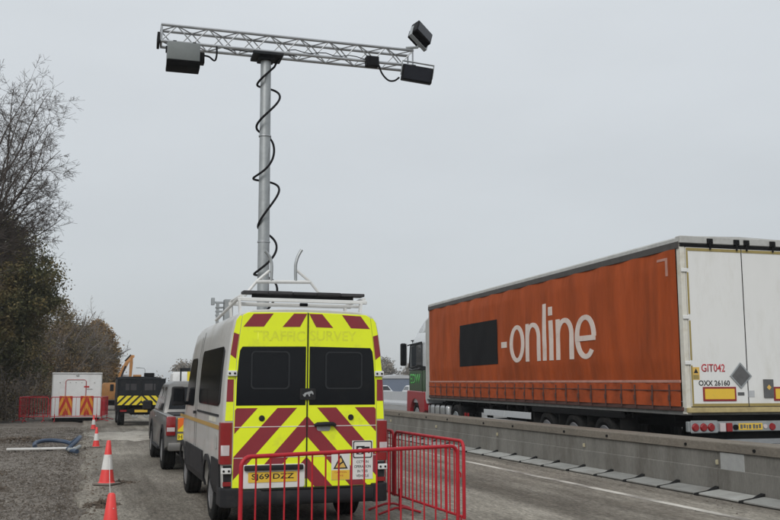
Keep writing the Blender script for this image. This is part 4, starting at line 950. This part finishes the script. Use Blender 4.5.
cone((.36, 35.6, 0), .54, 'farthest cone in the row, in front of the white cabin')
a_, b_ = Vector((.45, 16.43, .46)), Vector((.29, 8.70, .62))
tag(MB().tube([a_.lerp(b_, k / 24) - Vector((0, 0, .42 * 4 * (k / 24) * (1 - k / 24) * .55)) for k in range(25)], .0045, 5).build('rope', 'rope'), 'thin white rope strung between the two nearest cones', 'rope')
# hose and boards on the gravel
def arc3(c, rx, ry, a0, a1, z0, z1, n=26): return [(c[0] + rx * math.cos(R(a0 + (a1 - a0) * k / n)), c[1] + ry * math.sin(R(a0 + (a1 - a0) * k / n)), z0 + (z1 - z0) * math.sin(math.pi * k / n)) for k in range(n + 1)]
tag(MB().tube(arc3((-.72, 26.3), .50, .55, 200, 20, .05, .16) + arc3((-.62, 25.6), .55, .85, 60, -60, .05, .30)[2:] + [(-.28, 24.5, .04), (-.12, 24.2, .03)], .055, 10).build('hose', 'hose'), 'thick dark blue hose looped on the gravel by the kerb', 'hose')
tag(MB().obox((-.95, 25.2, .05), (1.75, .16, .05), (0, R(.5), R(4))).build('plank', 'cone_white', None, .01), 'long whitish plank lying on the gravel under the blue hose', 'plank')
tag(MB().tube([(-.32, 24.5, .06), (-.18, 24.35, .07), (-.06, 24.6, .12)], .05, 10).build('pipe_end', 'galv'), 'short grey pipe end lying where the blue hose meets the kerb', 'pipe')

# ================================================================ OTHER VEHICLES AND PLANT
def arch_pts(yc, zc, r, n=12): return [(yc + r * math.cos(math.pi * k / n), zc + r * math.sin(math.pi * k / n)) for k in range(n + 1)]
def frustum_rings(levels): return [[(-hw_, y0, z), (hw_, y0, z), (hw_, y1, z), (-hw_, y1, z)] for z, y0, y1, hw_ in levels]
def glass_on(levels, z0, z1, side, y_in0=.1, y_in1=.1, off=.006):
    """window quad lying on one face of a frustum described by (z, y0, y1, half width) levels"""
    f = lambda z, k: float(np.interp(z, [l[0] for l in levels], [l[k] for l in levels]))
    if side in (-1, 1):
        q = [(side * (f(z, 3) + off), y, z) for z, y in ((z0, f(z0, 1) + y_in0), (z0, f(z0, 2) - y_in1), (z1, f(z1, 2) - y_in1), (z1, f(z1, 1) + y_in0))]; o = (-side * .004, 0, 0)
    elif side == 'rear':
        q = [(x, f(z, 1) - off, z) for z, x in ((z0, -f(z0, 3) + .1), (z0, f(z0, 3) - .1), (z1, f(z1, 3) - .1), (z1, -f(z1, 3) + .1))]; o = (0, .004, 0)
    else:
        q = [(x, f(z, 2) + off, z) for z, x in ((z0, -f(z0, 3) + .1), (z0, f(z0, 3) - .1), (z1, f(z1, 3) - .1), (z1, -f(z1, 3) + .1))]; o = (0, -.004, 0)
    return q, o
def add_glass(parent, levels, z0, z1, side, **k):
    q, o = glass_on(levels, z0, z1, side, **k); nm = {'rear': 'rear_window', 'front': 'windscreen'}.get(side, 'side_window')
    return MB().prism(q, o).build(nm, 'glass_dark', parent, 0, 0)

# silver pickup ------------------------------------------------
PU = thing('pickup_truck', 'dirty silver pickup truck parked in front of the survey van', 'pickup', (2.45, 18.05, 0)); PU.scale = (1, 1, 1.0)
prof = [(.0, .52), (.0, 1.06), (.05, 1.10), (4.1, 1.12), (4.95, 1.04), (5.2, .90), (5.25, .55), (5.15, .42)] + arch_pts(4.18, .40, .43)[0:] + [(3.6, .36), (1.7, .36)] + arch_pts(1.05, .40, .43) + [(.4, .46)]
MB().prism([(-.92, y, z) for y, z in prof], (1.84, 0, 0)).build('body', 'silver_paint', PU, .05, 40, 2)
lv = [(1.08, 1.62, 4.25, .885), (1.70, 1.98, 3.50, .745), (1.77, 2.15, 3.3, .62)]
MB().loft(frustum_rings(lv)).build('cab', 'silver_paint', PU, .04, 40, 2)
for s_ in (-1, 1):
    add_glass(PU, lv, 1.15, 1.64, s_, y_in0=.10, y_in1=1.12); add_glass(PU, lv, 1.15, 1.64, s_, y_in0=1.02, y_in1=.16)
    MB().obox((s_ * 1.06, 3.72, 1.22), (.22, .14, .22)).build('mirror', 'black_plastic', PU, .03)
    tl = MB().box(*sorted((s_ * .76, s_ * .935)), -.035, .10, .72, 1.09).build('tail_light', 'tail_red', PU, .02, 35, 2)
    MB().box(*sorted((s_ * .775, s_ * .925)), -.042, -.03, .80, .88).build('reverse_lens', 'tail_clear', tl, .004)
    for yc in (1.05, 4.18): wheel(PU, (s_ * .80, yc, .385), .385, .265, .22, s_, 'rim_steel')
    MB().prism([(s_ * .90, 1.05 + r_ * math.cos(R(a)), .40 + r_ * math.sin(R(a))) for r_, seq in ((.43, range(0, 181, 15)), (.50, range(180, -1, -15))) for a in seq], (s_ * .035, 0, 0)).build('wheel_arch', 'black_plastic', PU, 0, 0)
    MB().prism([(s_ * .90, 4.18 + r_ * math.cos(R(a)), .40 + r_ * math.sin(R(a))) for r_, seq in ((.43, range(0, 181, 15)), (.50, range(180, -1, -15))) for a in seq], (s_ * .035, 0, 0)).build('wheel_arch', 'black_plastic', PU, 0, 0)
    MB().obox((s_ * .93, 2.9, 1.0), (.03, .16, .03)).build('door_handle', 'chrome', PU, .008)
    MB().box(*sorted((s_ * .86, s_ * .97)), 1.75, 3.45, .36, .41).build('side_step', 'black_plastic', PU, .01)
add_glass(PU, lv, 1.18, 1.64, 'rear'); add_glass(PU, lv, 1.16, 1.66, 'front')
MB().box(-.80, .80, .06, 1.55, 1.09, 1.125).build('bed_cover', 'black_plastic', PU, .01)
tg = MB().box(-.74, .74, -.02, .01, .62, 1.07).build('tailgate', 'silver_paint', PU, .01, 0)
for sx in (-1, 1):
    half = rect(*sorted((sx * .01, sx * .72)), .80, 1.06)
    slab('chevron_panel', half, -.025, -.02, 'yellow_chev', tg)
    for p in bands(half, 1.0 * sx, [(.75, .95), (1.15, 1.35), (1.55, 1.75)]): slab('chevron_stripe', p, -.028, -.025, 'orange_chev', tg)
slab('number_plate', rect(-.72, -.20, .64, .76), -.026, -.02, 'yellow_chev', tg)
text_obj('plate_lettering', 'H', 'ink', tg, (-.70, -.027, .66), tx, tz, h=.08, ext=.001)
MB().box(-.90, .90, -.16, .02, .44, .60).build('rear_bumper', 'silver_paint', PU, .03, 35, 2)
MB().box(-.6, .6, .1, 4.9, .28, .5).build('underbody', 'chassis', PU, .02)

# small black tipper truck -------------------------------------
TP = thing('tipper_truck', 'small black tipper truck with yellow chevron tailboard by the excavator', 'truck', (2.17, 38.0, 0))
MB().box(-.90, .90, .04, 2.4, 1.02, 1.14).build('bed', 'dark_steel', TP, .01)
for x0, x1 in ((-.94, -.90), (.90, .94)): MB().box(x0, x1, .03, 2.45, 1.02, 1.86).build('side_board', 'dark_steel', TP, .008)
MB().box(-.94, .94, 2.40, 2.46, 1.02, 1.95).build('headboard', 'dark_steel', TP, .008)
tb = MB().box(-.94, .94, -.02, .02, .82, 1.88).build('tailboard', 'dark_steel', TP, .01)
MB().box(-.95, .95, -.035, .03, 1.84, 1.89).build('top_rail', 'dark_steel', tb, .01)
for k in range(5): MB().box(-.93 + k * .455, -.89 + k * .455, -.04, -.02, 1.24, 1.84).build('rib', 'dark_steel', tb, .005)
for x in (-.62, .12): MB().box(x, x + .42, -.024, -.0202, 1.42, 1.68).build('grey_insert', 'board_dark', tb, .004)
for sx in (-1, 1):
    half = rect(*sorted((sx * .004, sx * .92)), .83, 1.20)
    slab('chevron_panel', half, -.026, -.0201, 'yellow_chev', tb)
    for p in bands(half, 1.0 * sx, [(.92, 1.02), (1.2, 1.30), (1.48, 1.58), (1.76, 1.86), (2.04, 2.14)]): slab('chevron_stripe', p, -.030, -.026, 'ink', tb)
MB().box(-.85, .85, .05, .15, .50, .66).build('rear_beam', 'chassis', TP, .01)
slab('number_plate', rect(-.24, .26, .54, .64), .04, .05, 'plate_yellow', TP)
for sx in (-1, 1):
    MB().box(*sorted((sx * .55, sx * .80)), .03, .05, .56, .64).build('tail_light', 'tail_red', TP, .005)
    for yc in (.75, 3.3): wheel(TP, (sx * .74, yc, .37), .37, .27, .2, sx)
    MB().tube([(sx * .3, .0, .44), (sx * .3, -.05, .38), (sx * .22, -.05, .34), (sx * .14, -.05, .38), (sx * .14, 0, .44)], .022, 8).build('tow_eye', 'galv', TP)
    MB().obox((sx * 1.05, 3.7, 1.5), (.16, .1, .3)).build('mirror', 'black_plastic', TP, .02)
MB().box(-.4, .4, .1, 4.2, .44, .70).build('chassis', 'chassis', TP, .02)
MB().loft(frustum_rings([(.5, 2.6, 4.4, .88), (1.2, 2.6, 4.35, .90), (1.9, 2.65, 3.95, .82), (1.98, 2.75, 3.8, .74)])).build('cab', 'dark_steel', TP, .04, 40, 2)
MB().box(.25, .68, 2.75, 3.0, 1.98, 2.14).build('beacon_unit', 'fitting_black', TP, .02)
MB().box(-.22, .12, 2.6, 2.9, 1.97, 2.06).build('beacon_bar', 'machine_orange', TP, .015)

# white welfare cabin -------------------------------------------
CB = thing('welfare_cabin', 'white box cabin with two red and amber chevron boards', 'cabin', (-.34, 43.7, 0))
MB().box(-1.05, 1.05, 0, 3.6, .14, 2.12).build('shell', 'cabin_white', CB, .02, 0)
MB().box(-1.08, 1.08, -.04, 3.63, 2.12, 2.17).build('roof_trim', 'cabin_white', CB, .01, 0)
MB().box(-1.0, 1.0, .1, 3.5, .02, .14).build('skid', 'chassis', CB, .01, 0)
for x in (-1.075, 1.035): MB().box(x, x + .04, -.015, .03, .12, 2.12).build('corner_trim', 'roof_grey', CB, .004, 0)
dr = slab('door', rrect(-.46, .36, .20, 1.82, .06), -.012, .002, 'cabin_white', CB)
b = MB().tube([(-.49, -.016, .2), (-.49, -.016, 1.78), (-.42, -.016, 1.85), (.32, -.016, 1.85), (.39, -.016, 1.78), (.39, -.016, .2)], .014, 6).build('door_edge', 'door_line', dr)
for x0 in (-.73, .17):
    pnl = slab('chevron_board', rect(x0, x0 + .56, .26, 1.12), -.026, -.013, 'amber_chev', CB)
    for sx in (-1, 1):
        half = [(x0 + .28 + sx * px_, z_) for px_, z_ in ((.004, .265), (.276, .265), (.276, 1.115), (.004, 1.115))]
        for p in bands(half, 2.3 * sx, [(k_ + 2.3 * sx * (x0 + .28), k_ + .27 + 2.3 * sx * (x0 + .28)) for k_ in (.32, .88, 1.45)]): slab('chevron_stripe', p, -.030, -.026, 'red_chev', pnl)
slab('vent_mark', rect(.30, .52, 1.50, 1.57), -.02, .0, 'door_line', CB)
slab('vent_mark', rect(.42, .66, 1.42, 1.45), -.02, .0, 'roof_grey', CB)
for x in (-.73, -.30, -.05, .2, .75): MB().lathe([(-.02, .001), (-.02, .025), (0, .03)], 'y', (x, 0, 1.72), 10).build('rivet_lamp', 'roof_grey', CB)
MB().box(-.06, .06, -.05, .0, 2.02, 2.09).build('light_fitting', 'roof_grey', CB, .01)

# orange excavator ------------------------------------------------
EX = thing('excavator', 'orange excavator with raised boom behind the tipper truck', 'excavator', (1.85, 60.0, 0))
for x in (-.75, .75):
    tr_ = MB().prism([(x - .2, y, z) for y, z in [(-1.2 + .25 * math.cos(R(a)), .27 + .25 * math.sin(R(a))) for a in range(90, 271, 20)] + [(1.2 + .25 * math.cos(R(a)), .27 + .25 * math.sin(R(a))) for a in range(-90, 91, 20)]], (.4, 0, 0)).build('track', 'chassis', EX, .02)
    for k in range(5): MB().lathe([(x - .21, .12), (x + .21, .12)], 'x', (0, -1.0 + k * .5, .24), 12).build('track_roller', 'dark_steel', tr_)
MB().box(-.5, .5, -.7, .7, .3, .6).build('undercarriage', 'chassis', EX, .02)
MB().prism([(-.85, -.9, .65), (-.85, -.9, 1.55), (-.75, -.95, 1.7), (.1, -.95, 1.7), (.1, -.9, .65)], (0, 1.7, 0)).build('engine_house', 'machine_orange', EX, .05, 35, 2)
cbm = MB().loft([[(-.03, -.8, .65), (.85, -.8, .65), (.85, .5, .65), (-.03, .5, .65)], [(.12, -.8, 1.5), (.85, -.8, 1.5), (.85, .5, 1.5), (.12, .5, 1.5)], [(.15, -.7, 2.2), (.75, -.7, 2.2), (.75, .4, 2.2), (.15, .4, 2.2)]]).build('cab', 'cabin_white', EX, .04, 35, 2)
MB().box(.2, .8, -.815, -.79, 1.3, 2.05).build('cab_window', 'glass_dark', cbm)
bo = [(0, 1.4), (.28, 2.35), (.62, 3.05), (.92, 3.36)]
MB().loft([[(x - .12 * .75, -.98, z - .05), (x + .12, -.98, z - .05), (x + .12, -.78, z + .08), (x - .12 * .75, -.78, z + .08)] for x, z in bo]).build('boom', 'machine_orange', EX, .02)
MB().loft([[(x - w_, -.99, z), (x + w_, -.99, z), (x + w_, -.79, z), (x - w_, -.79, z)] for x, z, w_ in ((.86, 3.42, .06), (.84, 2.9, .10), (.80, 1.75, .07))]).build('stick', 'machine_orange', EX, .02)
MB().tube([(.12, -1.02, 1.6), (.50, -1.02, 2.75)], .05, 8).build('boom_ram', 'dark_steel', EX)
MB().tube([(.45, -.88, 3.05), (.80, -.88, 3.45)], .04, 8).build('stick_ram', 'dark_steel', EX)
MB().loft([[(.55, -1.2, 1.75), (.95, -1.2, 1.8), (.95, -.5, 1.8), (.55, -.5, 1.75)], [(.45, -1.2, 1.2), (1.0, -1.2, 1.3), (1.0, -.5, 1.3), (.45, -.5, 1.2)], [(.7, -1.2, .95), (.95, -1.2, 1.0), (.95, -.5, 1.0), (.7, -.5, .95)]]).build('bucket', 'dark_steel', EX, .01)

# works lorry and cars farther off ---------------------------------
WL = thing('works_lorry', 'dark works lorry with yellow board half hidden by the survey van', 'truck', (5.5, 46, 0))
MB().box(-1.08, 1.08, 0, 4.2, .9, 1.75).build('body', 'dark_steel', WL, .02)
MB().box(-1.05, -.98, .0, .06, 1.75, 2.42).box(.98, 1.05, .0, .06, 1.75, 2.42).box(-1.05, 1.05, .0, .06, 2.28, 2.44).build('gantry', 'dark_steel', WL, .01)
slab('arrow_board', rect(-.7, .7, 1.80, 2.26), -.02, .04, 'yellow_chev', WL)
for p in bands(rect(-.98, .98, 1.0, 1.5), 1.0, [(k * .5, k * .5 + .25) for k in range(0, 6)]): slab('chevron_stripe', p, -.03, -.001, 'yellow_chev', WL)
MB().loft(frustum_rings([(.5, 4.3, 6.1, 1.05), (1.4, 4.3, 6.1, 1.06), (2.2, 4.35, 5.8, 1.0), (2.3, 4.4, 5.7, .9)])).build('cab', 'cabin_white', WL, .04, 35, 2)
for s_ in (-1, 1):
    for yc in (1.0, 5.2): wheel(WL, (s_ * .9, yc, .45), .45, .28, .25, s_)
MB().box(-.5, .5, .2, 5.8, .45, .9).build('chassis', 'chassis', WL, .02)
def car(label, loc, rotz, paint):
    t = thing('car', label, 'car', loc, rotz)
    pr_ = [(0, .45), (.02, .85), (.25, .98), (3.0, .98), (4.1, .82), (4.3, .60), (4.25, .35)] + arch_pts(3.45, .32, .36) + [(2.9, .28), (1.2, .28)] + arch_pts(.8, .32, .36) + [(.2, .32)]
    MB().prism([(-.88, y, z) for y, z in pr_], (1.76, 0, 0)).build('body', paint, t, .06, 40, 2)
    l_ = [(.95, .15, 3.15, .84), (1.39, .62, 2.5, .68), (1.45, .85, 2.25, .58)]
    MB().loft(frustum_rings(l_)).build('cabin', paint, t, .05, 40, 2)
    for s_ in (-1, 1):
        add_glass(t, l_, 1.02, 1.34, s_, y_in0=.25, y_in1=.25)
        for yc in (.8, 3.45): wheel(t, (s_ * .79, yc, .32), .32, .2, .2, s_)
        MB().box(*sorted((s_ * .62, s_ * .86)), -.01, .08, .68, .84).build('tail_light', 'tail_red', t, .02)
        MB().box(*sorted((s_ * .58, s_ * .84)), 4.12, 4.26, .60, .74).build('headlight', 'tail_clear', t, .02)
    add_glass(t, l_, 1.0, 1.38, 'rear'); add_glass(t, l_, 1.0, 1.38, 'front')
    return t
car('pale silver car on the far carriageway beside the lorry cab', (28.2, 78, 0), R(180 - 8), 'car_white')
car('white car in the gap right of the van, beyond the barrier', (25.2, 80, 0), R(180), 'cab_white')
car('red car partly seen between the tipper truck and pickup', (5.4, 60, 0), 0, 'car_red')

# far buildings and lamp ------------------------------------------
SH = thing('industrial_shed', 'low blue shed with pale roof far beyond the motorway', 'building', (52.5, 150, 0))
MB().box(-5, 5, 0, 8, -.2, 2.35).build('wall', 'shed_blue', SH, 0, 0)
MB().prism([(-5.2, -.2, 2.35), (5.2, -.2, 2.35), (5.2, -.2, 2.5), (0, -.2, 3.0), (-5.2, -.2, 2.5)], (0, 8.4, 0)).build('roof', 'shed_pale', SH, 0, 0)
LP = thing('lamp_post', 'thin distant lamp post beside the excavator boom', 'lamp', (5.4, 90, 0))
MB().tube([(0, 0, 0), (0, 0, 2.9), (-.1, 0, 3.05), (-.5, 0, 3.1)], .035, 6).build('post', 'galv', LP)
MB().box(-.85, -.45, -.08, .08, 3.06, 3.14).build('lantern', 'galv', LP, .01)

# ================================================================ TREES
def seg_mesh(name, segs, material):
    """tapered four sided sticks from (p0, p1, r0, r1) rows"""
    A = np.array([s[0] for s in segs]); B = np.array([s[1] for s in segs]); r0 = np.array([s[2] for s in segs]); r1 = np.array([s[3] for s in segs])
    d = B - A; d /= np.linalg.norm(d, axis=1)[:, None] + 1e-9
    ref = np.where(np.abs(d[:, 2:3]) < .8, np.array([[0, 0, 1.]]), np.array([[1., 0, 0]]))
    u = np.cross(d, ref); u /= np.linalg.norm(u, axis=1)[:, None]; w = np.cross(d, u)
    k = 4; ang = np.arange(k) * 2 * math.pi / k
    ring = u[:, None] * np.cos(ang)[None, :, None] + w[:, None] * np.sin(ang)[None, :, None]
    v = np.concatenate([A[:, None] + ring * r0[:, None, None], B[:, None] + ring * r1[:, None, None]], 1)
    fb = np.array([(i, (i + 1) % k, k + (i + 1) % k, k + i) for i in range(k)])
    f = fb[None] + (np.arange(len(segs)) * 2 * k)[:, None, None]
    return fast_mesh(name, v.reshape(-1, 3), f.reshape(-1, 4), material, True)
def grow(segs, tips, p, d, L, r, lvl, maxl, rn, up=.06, wob=.22, nchild=(10, 8, 5, 4), ratio=(.5, .45, .45, .5), ang=(30, 65), rend=.35, minr=.004):
    n_ = max(3, int(L / (.35 if lvl < 2 else .16))); st = L / n_; p = np.array(p, float); d = np.array(d, float) / np.linalg.norm(d)
    pts_ = [(p.copy(), d.copy(), r)]
    for i in range(n_):
        d = d + rn.normal(0, wob * math.sqrt(st), 3) + np.array([0, 0, up * st * 2]); d /= np.linalg.norm(d)
        q = p + d * st; ra = max(minr, r * (1 - (1 - rend) * i / n_)); rb = max(minr * .8, r * (1 - (1 - rend) * (i + 1) / n_))
        segs.append((p, q, ra, rb)); p = q; pts_.append((p.copy(), d.copy(), rb))
    tips.append(p.copy())
    if lvl >= maxl: return
    m_ = nchild[min(lvl, len(nchild) - 1)]
    for k in range(m_):
        t = .18 + .80 * (k + rn.random()) / m_; pp, dd, rr = pts_[min(n_, int(t * n_))]
        a = R(rn.uniform(*ang)); ax = rn.normal(0, 1, 3); ax -= dd * ax.dot(dd); ax /= np.linalg.norm(ax) + 1e-9
        nd = dd * math.cos(a) + ax * math.sin(a)
        grow(segs, tips, pp, nd, L * ratio[min(lvl, len(ratio) - 1)] * rn.uniform(.55, 1.1) * (1.15 - .5 * t), rr * .55, lvl + 1, maxl, rn, up, wob, nchild, ratio, ang, rend, minr)
def leaf_mesh(name, C, size, material, rn, flat=.0):
    n_ = len(C); a = rn.normal(0, 1, (n_, 3)); a /= np.linalg.norm(a, axis=1)[:, None]
    b = rn.normal(0, 1, (n_, 3)); b -= a * (a * b).sum(1)[:, None]; b /= np.linalg.norm(b, axis=1)[:, None]
    s = size * (.6 + .8 * rn.random(n_))[:, None]
    v = np.stack([C - a * s, C + b * s * .55 - a * s * .1, C + a * s, C - b * s * .55 - a * s * .1], 1)
    return fast_mesh(name, v.reshape(-1, 3), np.arange(n_ * 4).reshape(-1, 4), material)
def clump_points(lobes, nclump, nleaf, spread, rn, shell=.55):
    """leaf centres: clumps spread through the lobes (centre, radii), denser towards the outside"""
    out = []
    wts = np.array([l[1][0] * l[1][1] * l[1][2] for l in lobes]) ** .8; wts /= wts.sum()
    for k in range(nclump):
        c, rad = lobes[rn.choice(len(lobes), p=wts)]
        q = rn.normal(0, 1, 3); q /= np.linalg.norm(q); q *= (shell + (1 - shell) * rn.random()) ** .7 * rn.uniform(.82, 1.08)
        cc = np.array(c) + q * np.array(rad); m_ = int(nleaf * rn.uniform(.4, 1.5))
        out.append(cc + rn.normal(0, 1, (m_, 3)) * spread * rn.uniform(.6, 1.3) * np.array([1, 1, .75]))
    return np.concatenate(out)
def tree(name, label, base, h, trunk_r, lobes, leaf, leaf_size, nclump, nleaf, spread, seed, twig='twig', group='trees along the verge', limbs=7, maxl=2, leafmat_='leaf_brown', nch=(7, 5, 4)):
    rn = np.random.default_rng(seed); t = thing(name, label, 'tree', base, 0, group)
    segs = []; tips = []
    nt = 8; p = np.array([0, 0, -.15]); d = np.array([rn.normal(0, .05), rn.normal(0, .05), 1.])
    trunk = []
    for i in range(nt):
        q = p + d * h * .5 / nt + np.array([*rn.normal(0, .03, 2), 0]); trunk.append((p, q, trunk_r * (1.25 - .6 * i / nt), trunk_r * (1.25 - .6 * (i + 1) / nt))); p = q
    obj('trunk', seg_mesh('trunk', trunk, 'bark'), t)
    for k in range(limbs):
        pp = trunk[rn.integers(2, nt)][1]; a = 2 * math.pi * k / limbs + rn.uniform(-.4, .4); e = rn.uniform(.5, 1.3)
        grow(segs, tips, pp, (math.cos(a), math.sin(a), e), h * rn.uniform(.38, .58), trunk_r * .5, 0, maxl, rn, up=.10, nchild=nch)
    obj('branches', seg_mesh('branches', segs, twig), t)
    if nclump: obj('crown', leaf_mesh('crown', clump_points(lobes, nclump, nleaf, spread, rn), leaf_size, leafmat_, rn), t)
    return t
# big bare tree whose limbs reach into the frame from the left
rn = np.random.default_rng(5)
BT = thing('bare_tree', 'tall leafless tree reaching in from the upper left corner', 'tree', (-4.9, 27.2, 0), 0, 'trees along the verge')
tr_ = []; p = np.array([0, 0, -.2]); 
for i in range(10):
    q = p + np.array([.10 + .02 * i, .02, .52]); tr_.append((p, q, .24 - .012 * i, .24 - .012 * (i + 1))); p = q
obj('trunk', seg_mesh('trunk', tr_, 'bark'), BT)
targets = [((4.9, -.4, 8.2), .06), ((5.1, .2, 7.3), .05), ((4.7, .3, 6.4), .045), ((4.3, -.4, 6.0), .04), ((3.9, .6, 9.6), .055), ((4.5, .1, 8.9), .05), ((2.8, -.2, 10.2), .055), ((3.4, -.8, 8.2), .05), ((3.8, .9, 7.0), .045), ((3.0, .3, 9.4), .05), ((2.2, .8, 9.9), .05), ((3.2, -.5, 6.2), .04), ((1.2, .5, 10.2), .06), ((0.0, -.6, 9.8), .07), ((-1.2, .8, 9.2), .07), ((-2.6, -.6, 7.6), .06)]
targets = [((min(3.95, t_[0][0]) if t_[0][0] > 2 else t_[0][0] - .5 * (t_[0][0] > 2) - .18 * (t_[0][0] > 3.6), t_[0][1], t_[0][2] + .55 + .12 * max(0, t_[0][2] - 7)), t_[1]) for t_ in targets]
segs = []; tips = []
for k, (tgt, r_) in enumerate(targets):
    st = tr_[min(9, 6 + k % 4)][1]; dd = np.array(tgt) - st; L_ = np.linalg.norm(dd); dd = dd / L_ + np.array([0, 0, .12])
    grow(segs, tips, st, dd, L_ * .95, r_, 0, 3, rn, up=-.035, wob=.12, nchild=(20, 9, 5, 3), ratio=(.35, .46, .5, .5), ang=(24, 62), rend=.14, minr=.0036)
obj('branches', seg_mesh('branches', segs, 'twig'), BT)

tree('evergreen_tree', 'dense dark evergreen tree rising behind the red barriers on the left', (-5.3, 46, 0), 8, .22,
     [((0, 0, 5.4), (3.8, 3.2, 3.2)), ((1.7, -.6, 5.9), (2.3, 2.2, 2.1)), ((.5, 0, 7.8), (2.9, 2.4, 2.0)), ((-1.6, 0, 8.6), (2.4, 2.2, 1.6)), ((.3, -.8, 2.9), (3.0, 2.4, 2.2)), ((-2.2, -.5, 6.0), (2.6, 2.6, 2.6)), ((1.2, -.4, 3.6), (1.8, 2, 1.8))], True, .068, 1050, 150, .30, 21, leafmat_='leaf_dark')
tree('evergreen_tree', 'dark leafy tree at the left edge just behind the evergreen', (-7.6, 41, 0), 7, .2, [((0, 0, 4.6), (3.2, 2.8, 3.0)), ((.8, 0, 2.6), (2.8, 2.4, 2.0))], True, .075, 420, 120, .32, 22, leafmat_='leaf_dark')
bt = [(-3.5, 58, 7.2, 'slender brown twiggy tree just right of the dark evergreen', 31), (-1.9, 66, 7.5, 'brown half bare tree behind the white cabin roof', 32), (-.7, 74, 7.3, 'tallest half bare tree between evergreen and golden tree', 33), (.15, 84, 6.8, 'thin half bare tree directly left of the golden tree', 34), (-4.2, 68, 7.4, 'half bare tree at the back of the verge wood', 35)]
for X, Y, h, lab, sd in bt:
    tree('verge_tree', lab, (X, Y, 0), h, .12, [((0, 0, h * .55), (1.6, 1.6, h * .36)), ((.4, 0, h * .35), (1.5, 1.5, h * .3)), ((-.3, .2, h * .8), (1.0, 1.0, h * .2))], True, .07, 170, 70, .30, sd, twig='twig_grey', limbs=16, maxl=3, nch=(9, 5, 3))
tree('golden_tree', 'golden brown autumn tree at the far end of the verge wood', (1.35, 95, 0), 7.6, .16, [((0, 0, 4.6), (1.7, 1.6, 2.6)), ((-.5, 0, 6.3), (1.1, 1.1, 1.5)), ((.3, 0, 2.6), (1.6, 1.4, 1.9))], True, .11, 330, 90, .27, 41, leafmat_='leaf_gold')
tree('golden_tree', 'smaller brownish tree tucked in just left of the golden tree', (-.6, 92, 0), 7.0, .14, [((0, 0, 4.2), (1.4, 1.4, 2.5)), ((0, 0, 2.2), (1.6, 1.4, 1.6))], True, .10, 190, 80, .27, 42, leafmat_='leaf_brown')
for X, Y, h, lab, sd in [(20.6, 200, 7.0, 'small distant bare tree above the pickup roof', 51), (61, 196, 7.6, 'distant grey tree at left of the gap beside the van', 52), (66.5, 204, 8.6, 'tallest distant grey tree in the gap between van and lorry', 53), (72, 198, 6.6, 'lower distant tree close to the lorry cab', 54), (80, 215, 8.0, 'distant tree hidden mostly behind the lorry cab', 55)]:
    tree('distant_tree', lab, (X, Y, -.1), h, .2, [((0, 0, h * .58), (h * .36, h * .36, h * .36)), ((h * .1, 0, h * .4), (h * .4, h * .3, h * .28))], True, .20, 110, 45, .5, sd, twig='twig_grey', group='distant trees', limbs=9, leafmat_='leaf_far')
# undergrowth and far hedges (stuff)
rn = np.random.default_rng(77)
cs = []
for k in range(520):
    Y = 43 + 50 * rn.random() ** 1.4; X = -3.2 - 4 * rn.random() + (Y - 43) * .075
    hh = .3 + 2.2 * rn.random() ** 1.6
    cs.append(np.array([X, Y, hh * .55]) + rn.normal(0, 1, (70, 3)) * np.array([.45, .5, hh * .32]))
C_ = np.concatenate(cs); C_ = C_[C_[:, 2] > .02]
tag(obj('undergrowth', leaf_mesh('undergrowth', C_, .06, 'bramble', rn)), 'tangled brown undergrowth below the verge trees', 'undergrowth', kind='stuff')
segs = []; tips = []
for k in range(240):
    Y = 42.5 + 45 * rn.random() ** 1.4; X = -3.0 - 3.2 * rn.random() + (Y - 43) * .075
    grow(segs, tips, (X, Y, .0), (rn.normal(0, .35), rn.normal(0, .35), 1.), rn.uniform(1.2, 4.2), .018, 0, 1, rn, up=0, wob=.2, nchild=(6, 3), minr=.006)
tag(obj('sapling_stems', seg_mesh('sapling_stems', segs, 'twig_grey')), 'thin grey sapling stems crowding the foot of the verge trees', 'saplings', kind='stuff')
cs = []
for k in range(420):
    X = -140 + 420 * rn.random(); Y = 330 + 30 * rn.random(); hh = rn.uniform(2.0, 4.6)
    cs.append(np.array([X, Y, hh * .5]) + rn.normal(0, 1, (36, 3)) * np.array([1.6, 1.0, hh * .28]))
C_ = np.concatenate(cs); C_ = C_[C_[:, 2] > 0]
tag(obj('far_hedge', leaf_mesh('far_hedge', C_, .42, 'leaf_far', rn)), 'low grey hedge and scrub along the horizon', 'hedge', kind='stuff')

# ================================================================ thin winter haze
hz = MB().box(-1450, 1450, -150, 1650, -1.2, 13.5).build('haze', 'bark', None, 0, 0)
hz['kind'] = 'stuff'; hz['label'] = 'thin grey winter haze over the whole site'; hz['category'] = 'haze'
hm = bpy.data.materials.new('haze'); hm.use_nodes = True; hm.node_tree.nodes.clear()
ho = hm.node_tree.nodes.new('ShaderNodeOutputMaterial'); hv = hm.node_tree.nodes.new('ShaderNodeVolumePrincipled')
hv.inputs['Color'].default_value = (.92, .94, .96, 1); hv.inputs['Density'].default_value = .0006; hv.inputs['Anisotropy'].default_value = .2
hm.node_tree.links.new(hv.outputs[0], ho.inputs['Volume'])
hz.data.materials.clear(); hz.data.materials.append(hm)
